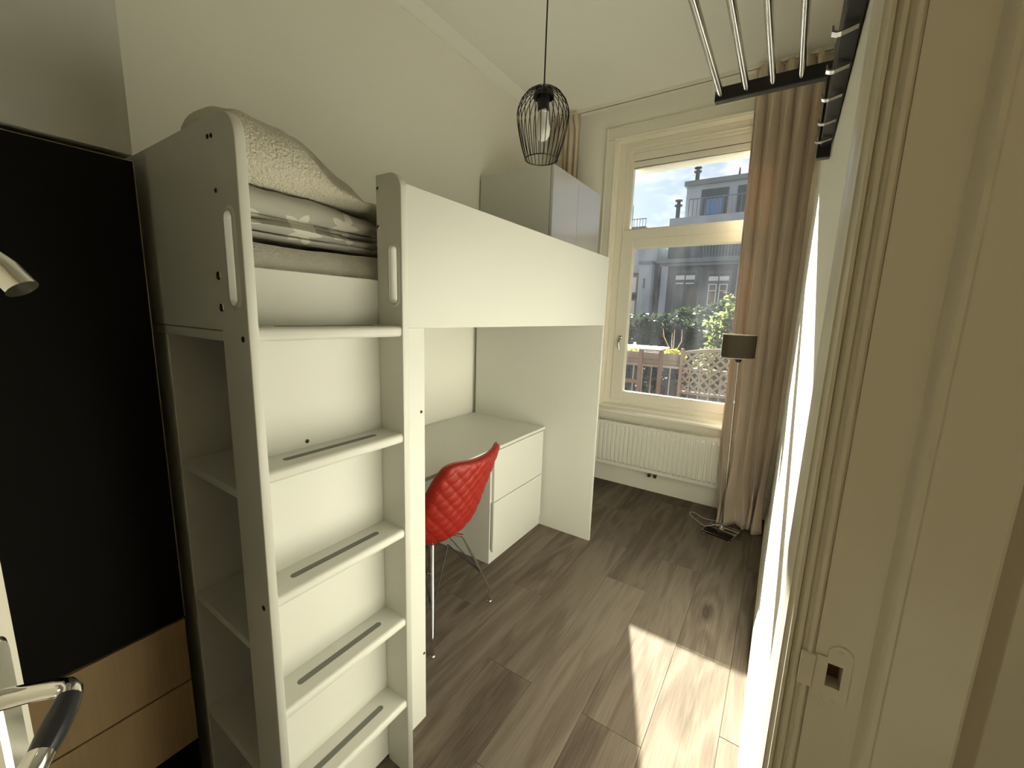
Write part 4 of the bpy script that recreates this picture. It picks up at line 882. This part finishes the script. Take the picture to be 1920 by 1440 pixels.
def slat(x0, z0, x1, z1, y):
    d = Vector((x1 - x0, 0, z1 - z0)); l = d.length
    if l < 0.05: return
    d /= l; n = Vector((-d.z, 0, d.x)) * 0.0115; bm = bmesh.new(); A = Vector((x0, y, z0)); B = Vector((x1, y, z1)); h = Vector((0, 0.006, 0))
    v = [bm.verts.new(p) for p in (A + n - h, A - n - h, B - n - h, B + n - h, A + n + h, A - n + h, B - n + h, B + n + h)]
    for f in ((0, 1, 2, 3), (7, 6, 5, 4), (0, 4, 5, 1), (1, 5, 6, 2), (2, 6, 7, 3), (3, 7, 4, 0)): bm.faces.new([v[i] for i in f])
    link('slat', from_bm('slat', bm), M['old_wood'], tr)
X0, X1, Z0_ = 1.021, 1.86, 0.672
for s in (1, -1):
    for k in range(-6, 14):
        c = X0 + k * 0.098
        pts = []
        for q in range(201):
            z = Z0_ + 0.46 * q / 200; x = c + s * (z - Z0_) if s > 0 else c + 0.46 - (z - Z0_)
            if X0 <= x <= X1 and z <= topz(x) + 0.01: pts.append((x, z))
        if len(pts) > 12: slat(*pts[0], *pts[-1], 5.557 if s > 0 else 5.570)
# garden table on brown posts
gt = thing('garden_table', (0.55, 5.1, -0.03), 'white flat tabletop on brown timber posts on the balcony', 'table')
box('table_top', (0.20, 5.14, 1.142), (0.870, 5.53, 1.158), M['white_paint'], gt, bev=0.004)
for x, y in ((0.615, 5.30), (0.800, 5.45), (0.25, 5.45), (0.25, 5.20)): box('post', (x - 0.022, y - 0.022, -0.03), (x + 0.022, y + 0.022, 1.142), M['brown_wood'], gt, bev=0.004)
box('cross_beam', (0.27, 5.285, 0.74), (0.595, 5.315, 0.78), M['brown_wood'], gt)
tag(lathe('glass_jar', [(0, 0), (0.016, 0), (0.018, 0.03), (0.012, 0.036), (0.014, 0.045), (0, 0.045)], M['white_paint'], None, c=(0.55, 5.25, 1.158), n=14), 'small pale jar standing on the white garden tabletop', 'jar')
# board fence at the back of the garden
gf = thing('garden_fence', (-1, 10.5, -0.7), 'low grey board fence across the garden', 'fence')
for k in range(26): box('board', (-3.6 + k * 0.21, 10.50, -0.70), (-3.6 + k * 0.21 + 0.19, 10.53, 0.62 + 0.02 * math.sin(k * 2.3)), M['old_wood'], gf)
for z in (-0.2, 0.35): box('fence_rail', (-3.6, 10.53, z), (1.86, 10.57, z + 0.07), M['old_wood'], gf)

def leaf_cloud(name, mt_, parent, blobs, n, size, seed, aspect=1.8):
    """leaves as small folded blades through ellipsoid clumps"""
    R = random.Random(seed); vs_, fs = [], []
    wsum = sum(b[1][0] * b[1][1] * b[1][2] for b in blobs)
    for c, r in blobs:
        cnt = int(n * r[0] * r[1] * r[2] / wsum)
        for _ in range(cnt):
            while True:
                p = Vector((R.uniform(-1, 1), R.uniform(-1, 1), R.uniform(-1, 1)))
                if 0.25 < p.length < 1: break
            P = Vector(c) + Vector((p.x * r[0], p.y * r[1], p.z * r[2])) - ORG[parent]
            a = Vector((R.gauss(0, 1), R.gauss(0, 1), R.gauss(0, 0.7))).normalized(); b = a.cross(Vector((R.gauss(0, 1), R.gauss(0, 1), R.gauss(0, 1)))).normalized()
            s = size * R.uniform(0.6, 1.3); k = len(vs_); n_ = a.cross(b)
            vs_ += [P - a * s * aspect * 0.5, P + b * s * 0.5 + n_ * s * 0.15, P + a * s * aspect * 0.5, P - b * s * 0.5 + n_ * s * 0.15]
            fs += [(k, k + 1, k + 2), (k, k + 2, k + 3)]
    me = bpy.data.meshes.new(name); me.from_pydata([tuple(v) for v in vs_], [], fs); me.update()
    return link(name, me, mt_, parent, shift=False)
def shrub(name, base, label, m, blobs, n, size, seed, stems=5):
    s = thing(name, base, label, 'shrub', 'garden shrubs seen through the window')
    leaf_cloud('foliage', M[m], s, blobs, n, size, seed)
    R = random.Random(seed + 1); bm = bmesh.new()
    for k in range(stems):
        c, r = blobs[k % len(blobs)]
        e = Vector(c) + Vector((R.uniform(-0.5, 0.5) * r[0], R.uniform(-0.5, 0.5) * r[1], R.uniform(-0.2, 0.6) * r[2])); b0 = Vector(base) + Vector((R.uniform(-0.1, 0.1), R.uniform(-0.1, 0.1), 0))
        mid = b0.lerp(e, 0.5) + Vector((R.uniform(-0.1, 0.1), R.uniform(-0.1, 0.1), 0)); tube_bm(bm, [b0, mid, e], [0.02, 0.014, 0.006], 5)
    link('stem', from_bm('stem', bm, True), M['bark'], s)
    return s
shrub('leafy_shrub', (1.35, 7.6, -0.7), 'bright backlit leafy shrub behind the lattice trellis', 'leaf_light', [((1.28, 7.6, 1.05), (0.34, 0.35, 0.40)), ((1.10, 7.6, 1.35), (0.24, 0.25, 0.25)), ((1.35, 7.6, 1.55), (0.22, 0.25, 0.30)), ((1.02, 7.5, 0.75), (0.25, 0.25, 0.35)), ((1.5, 7.6, 0.6), (0.4, 0.3, 0.5)), ((1.20, 7.6, 1.75), (0.09, 0.1, 0.20))], 2300, 0.052, 21, 7)
shrub('dark_shrub', (-0.35, 9.3, -0.7), 'dark dense shrub behind the white garden table', 'leaf_dark', [((-0.5, 9.3, 0.75), (0.75, 0.5, 0.85)), ((-0.1, 9.2, 1.15), (0.5, 0.4, 0.45)), ((-1.1, 9.4, 0.9), (0.5, 0.4, 0.7))], 3600, 0.075, 22)
shrub('dark_shrub', (0.75, 9.4, -0.7), 'dark shrub with white and pink blooms in mid garden', 'leaf_dark', [((0.6, 9.4, 0.75), (0.6, 0.5, 0.75)), ((0.3, 9.3, 1.15), (0.45, 0.35, 0.35)), ((1.2, 9.5, 0.9), (0.45, 0.4, 0.7))], 3400, 0.07, 23)
shrub('tall_shrub', (-0.2, 13.0, -0.7), 'mid-green tall shrub in front of the grey facade', 'leaf_mid', [((-0.2, 13.0, 1.10), (0.9, 0.6, 0.75)), ((0.7, 13.1, 1.3), (0.8, 0.6, 0.8)), ((-1.3, 13.0, 0.8), (0.7, 0.6, 0.7))], 3800, 0.10, 24)
shrub('tall_shrub', (-2.6, 12.5, -0.7), 'dark tall shrub at the foot of the neighbouring house', 'leaf_dark', [((-2.6, 12.5, 0.7), (0.8, 0.6, 1.0)), ((-1.7, 12.4, 0.6), (0.6, 0.5, 0.9)), ((-3.3, 12.6, 0.9), (0.7, 0.5, 0.8))], 3400, 0.10, 25)
shrub('tall_shrub', (1.9, 12.5, -0.7), 'shaded tall shrub at the far side of the garden', 'leaf_dark', [((1.9, 12.5, 1.3), (0.8, 0.6, 1.2)), ((1.2, 12.6, 1.6), (0.5, 0.5, 0.7))], 2600, 0.10, 26)
# spiky ornamental grass
sg = thing('ornamental_grass', (-1.15, 10.0, -0.7), 'tall arching ornamental grass in front of the dark shrub', 'grass clump')
R = random.Random(5); vs_, fs = [], []
for _ in range(260):
    a = R.uniform(0, 6.28); l = R.uniform(1.8, 3.0); b0 = Vector((R.uniform(-0.15, 0.15), R.uniform(-0.15, 0.15), 0)); dr = Vector((math.cos(a), math.sin(a), 0)); sp = R.uniform(0.15, 0.7); side = Vector((-dr.y, dr.x, 0)) * 0.012
    prev = None
    for q in range(6):
        t = q / 5; p = b0 + dr * sp * t * t + Vector((0, 0, l * (t - 0.22 * t * t * sp))); k = len(vs_); wd_ = side * (1 - t * 0.9); vs_ += [tuple(p - wd_), tuple(p + wd_)]
        if prev is not None: fs.append((prev, prev + 1, k + 1, k))
        prev = k
me = bpy.data.meshes.new('blades'); me.from_pydata(vs_, [], fs); link('blades', me, M['leaf_mid'], sg, shift=False)['kind'] = 'stuff'
# blooms
for k, (x, y, z, m_) in enumerate([(0.02, 8.75, 1.16, 'petal_red'), (0.75, 8.8, 1.26, 'petal_white'), (0.92, 8.8, 1.20, 'petal_white')]):
    f = thing('flower', (x, y, z), ['small red bloom in the dark shrub', 'small white bloom nearer the red one in the dark shrub', 'small white bloom nearer the trellis in the dark shrub'][k], 'flower', 'blooms in the garden')
    for q in range(5):
        a = 2 * math.pi * q / 5; bm = bmesh.new(); c = Vector((x, y, z)); d = Vector((math.cos(a), -0.4, math.sin(a))); e = Vector((-math.sin(a), 0, math.cos(a)))
        v = [bm.verts.new(p) for p in (c, c + d * 0.018 + e * 0.011, c + d * 0.03, c + d * 0.018 - e * 0.011)]; bm.faces.new(v)
        bmesh.ops.solidify(bm, geom=bm.faces[:], thickness=0.003); link('petal', from_bm('petal', bm), M[m_], f)
    tube('flower_stalk', [(x, y + 0.01, z), (x + 0.02, y + 0.25, z - 0.35)], 0.006, M['leaf_dark'], f, n=5)
# plant with bare stems in the planter
pp = thing('potted_plant', (0.86, 5.74, 1.06), 'yellow-green plant with tall bare stems in the planter box', 'plant')
for pts in ([(0.86, 5.74, 1.05), (0.80, 5.74, 1.16), (0.745, 5.74, 1.26), (0.725, 5.74, 1.36)], [(0.86, 5.74, 1.05), (0.835, 5.75, 1.18), (0.832, 5.75, 1.31)], [(0.865, 5.74, 1.05), (0.862, 5.73, 1.2), (0.86, 5.73, 1.35)], [(0.87, 5.74, 1.05), (0.915, 5.74, 1.15), (0.945, 5.74, 1.22), (0.940, 5.74, 1.36)]):
    tube('bare_stem', pts, [0.006] * (len(pts) - 1) + [0.003], M['twig'], pp, n=5)
leaf_cloud('foliage', M['leaf_yellow'], pp, [((0.86, 5.74, 1.08), (0.12, 0.07, 0.045)), ((0.95, 5.70, 1.05), (0.07, 0.05, 0.04)), ((0.40, 5.74, 1.08), (0.1, 0.06, 0.03))], 160, 0.035, 31)

# ---- opposite apartment house
BY = 24.0
ab = thing('apartment_house', (0, BY + 3, -0.7), 'grey plastered house with railed roof terrace across the gardens', 'building')
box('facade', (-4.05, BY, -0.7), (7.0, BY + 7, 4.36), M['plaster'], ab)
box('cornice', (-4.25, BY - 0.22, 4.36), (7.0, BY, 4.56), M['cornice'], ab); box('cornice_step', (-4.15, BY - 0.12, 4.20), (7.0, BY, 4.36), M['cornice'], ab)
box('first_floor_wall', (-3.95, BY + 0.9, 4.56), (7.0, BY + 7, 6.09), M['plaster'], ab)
box('terrace_ledge', (-3.85, BY + 0.25, 6.09), (7.0, BY + 7, 6.68), M['plaster2'], ab)
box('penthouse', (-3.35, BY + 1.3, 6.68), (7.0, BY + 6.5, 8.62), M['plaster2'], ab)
box('roof_edge', (-3.47, BY + 1.15, 8.46), (7.0, BY + 6.6, 8.70), M['cornice'], ab)
def railing(name, x0, x1, y, z0, z1, pitch, parent, m='rail_metal'):
    bm = bmesh.new(); bm_box(bm, (x0, y, z1 - 0.04), (x1, y + 0.05, z1)); bm_box(bm, (x0, y, z0), (x1, y + 0.04, z0 + 0.03)); x = x0
    while x <= x1: bm_box(bm, (x, y + 0.01, z0), (x + 0.03, y + 0.035, z1)); x += pitch
    o = link(name, from_bm(name, bm), M[m], parent); o['kind'] = 'stuff'; return o
railing('terrace_railing', -3.0, 6.8, BY + 0.35, 6.68, 7.58, 0.20, ab); railing('balcony_railing', -2.0, 6.8, BY - 0.15, 4.56, 5.42, 0.14, ab)
box('blue_screen', (-2.15, BY + 0.42, 6.75), (-1.45, BY + 0.46, 7.50), M['blue_panel'], ab)
box('penthouse_window', (-2.6, BY + 1.24, 6.9), (-1.3, BY + 1.30, 8.2), M['win_dark'], ab); box('penthouse_window', (-0.9, BY + 1.24, 6.9), (0.6, BY + 1.30, 8.2), M['win_dark'], ab)
box('balcony_window', (-2.4, BY + 0.84, 4.6), (-1.2, BY + 0.9, 5.95), M['win_dark'], ab); box('balcony_window', (-0.6, BY + 0.84, 4.6), (0.6, BY + 0.9, 5.95), M['win_dark'], ab)
def house_window(x0, x1, z0, z1, open_):
    w = box('window', (x0 - 0.10, BY - 0.05, z0), (x1 + 0.10, BY + 0.0, z1 + 0.12), M['win_frame'], ab, label='tall double window with a white transom blind')
    xm = (x0 + x1) / 2; zt = z1 - 0.36
    for a, b in ((x0, xm - 0.03), (xm + 0.03, x1)):
        box('pane', (a, BY - 0.08, z0 + 0.1), (b, BY - 0.05, zt - 0.12), M['win_dark'], w); box('blind', (a, BY - 0.085, zt), (b, BY - 0.05, zt + 0.22), M['blind'], w)
        box('pane', (a, BY - 0.08, zt + 0.22), (b, BY - 0.05, z1), M['win_dark'], w)
        if open_:
            frame4('sash', a + 0.02, b - 0.02, z0 + 0.9, zt - 0.15, 0.05, 0.05, 0.05, 0.05, BY - 0.13, BY - 0.08, M['win_white'], w, 0); box('sash_bar', (a + 0.05, BY - 0.12, (z0 + 0.9 + zt) / 2 + 0.1), (b - 0.05, BY - 0.09, (z0 + 0.9 + zt) / 2 + 0.14), M['win_white'], w)
        else: box('sash_top', (a + 0.02, BY - 0.10, zt - 0.22), (b - 0.02, BY - 0.08, zt - 0.15), M['win_white'], w)
house_window(-3.20, -2.26, 1.3, 3.86, False); house_window(-1.60, -0.68, 1.3, 3.78, True); house_window(0.25, 1.2, 1.3, 3.7, False)
box('pilaster', (-3.95, BY - 0.12, -0.7), (-3.62, BY, 4.20), M['plaster2'], ab); box('pilaster', (-0.35, BY - 0.08, -0.7), (-0.05, BY, 4.20), M['plaster2'], ab)
tube('drainpipe', [(-4.12, BY - 0.1, -0.7), (-4.12, BY - 0.1, 4.5)], 0.06, M['plaster3'], ab, n=8)
for x, z in ((-2.0, 2.3), (0.0, 2.35)): box('wall_lamp', (x - 0.05, BY - 0.12, z), (x + 0.05, BY, z + 0.18), M['win_frame'], ab)
def chimney(x, y, z0, h):
    c = lathe('chimney', [(0, 0), (0.11, 0), (0.11, h * 0.62), (0.20, h * 0.64), (0.20, h * 0.70), (0.09, h * 0.72), (0.09, h * 0.84), (0.19, h * 0.88), (0.19, h * 0.93), (0, h)], M['plaster3'], ab, c=(x, y, z0), n=12)
chimney(-2.95, BY + 1.6, 8.70, 0.80); chimney(-3.60, BY + 0.8, 6.68, 1.10)
tube('roof_vent', [(-0.95, BY + 1.6, 8.70), (-0.95, BY + 1.6, 9.15)], [0.07, 0.03], M['plaster3'], ab, n=8)
# wing projecting on the near side
wg = thing('house_wing', (-4.7, 22.5, -0.7), 'pale projecting wing of the house with a drainpipe shadow', 'building')
wg['label'] = 'pale blank side wall joining the grey house and its neighbour'
box('wing_wall', (-5.0, BY - 0.6, -0.7), (-4.32, BY + 5, 4.3), M['plaster2'], wg); box('wing_coping', (-5.03, BY - 0.68, 4.3), (-4.30, BY + 5, 4.45), M['cornice'], wg)
box('iron_anchor', (-4.72, BY - 0.66, 3.05), (-4.66, BY - 0.6, 3.55), M['win_frame'], wg)
# neighbouring house with railed roof
nb = thing('neighbour_house', (-9, 24, -0.7), 'darker house with a railed flat roof at the edge of the view', 'building')
box('facade', (-13.0, BY - 0.2, -0.7), (-5.05, BY + 7, 3.9), M['plaster3'], nb); box('upper_wall', (-13.0, BY + 0.2, 3.9), (-5.05, BY + 7, 6.25), M['plaster2'], nb); box('roof_edge', (-13.0, BY + 0.05, 6.2), (-5.05, BY + 7, 6.38), M['cornice'], nb)
railing('roof_railing', -12.5, -5.1, BY + 0.3, 6.38, 6.85, 0.16, nb)
tube('rail_frame', [(-5.9, BY + 0.4, 6.38), (-5.9, BY + 0.4, 7.55), (-7.5, BY + 0.4, 7.55)], 0.03, M['rail_metal'], nb, n=6)
slp = bmesh.new(); v = [slp.verts.new(p) for p in ((-5.03, BY + 0.1, 6.3), (-5.03, BY + 6, 6.3), (-4.30, BY + 6, 5.4), (-4.30, BY + 0.1, 5.4), (-5.03, BY + 0.1, 4.45), (-5.03, BY + 6, 4.45), (-4.30, BY + 6, 4.45), (-4.30, BY + 0.1, 4.45))]
for f in ((0, 1, 2, 3), (4, 7, 6, 5), (0, 3, 7, 4), (3, 2, 6, 7), (2, 1, 5, 6), (1, 0, 4, 5)): slp.faces.new([v[i] for i in f])
link('sloping_roof', from_bm('sloping_roof', slp), M['plaster2'], wg)
for z in (1.5, 2.75): 
    w = box('window', (-5.75, BY - 0.26, z), (-5.12, BY - 0.2, z + 1.0), M['orange_wood'], nb); box('pane', (-5.66, BY - 0.28, z + 0.1), (-5.2, BY - 0.26, z + 0.9), M['blind'], w)
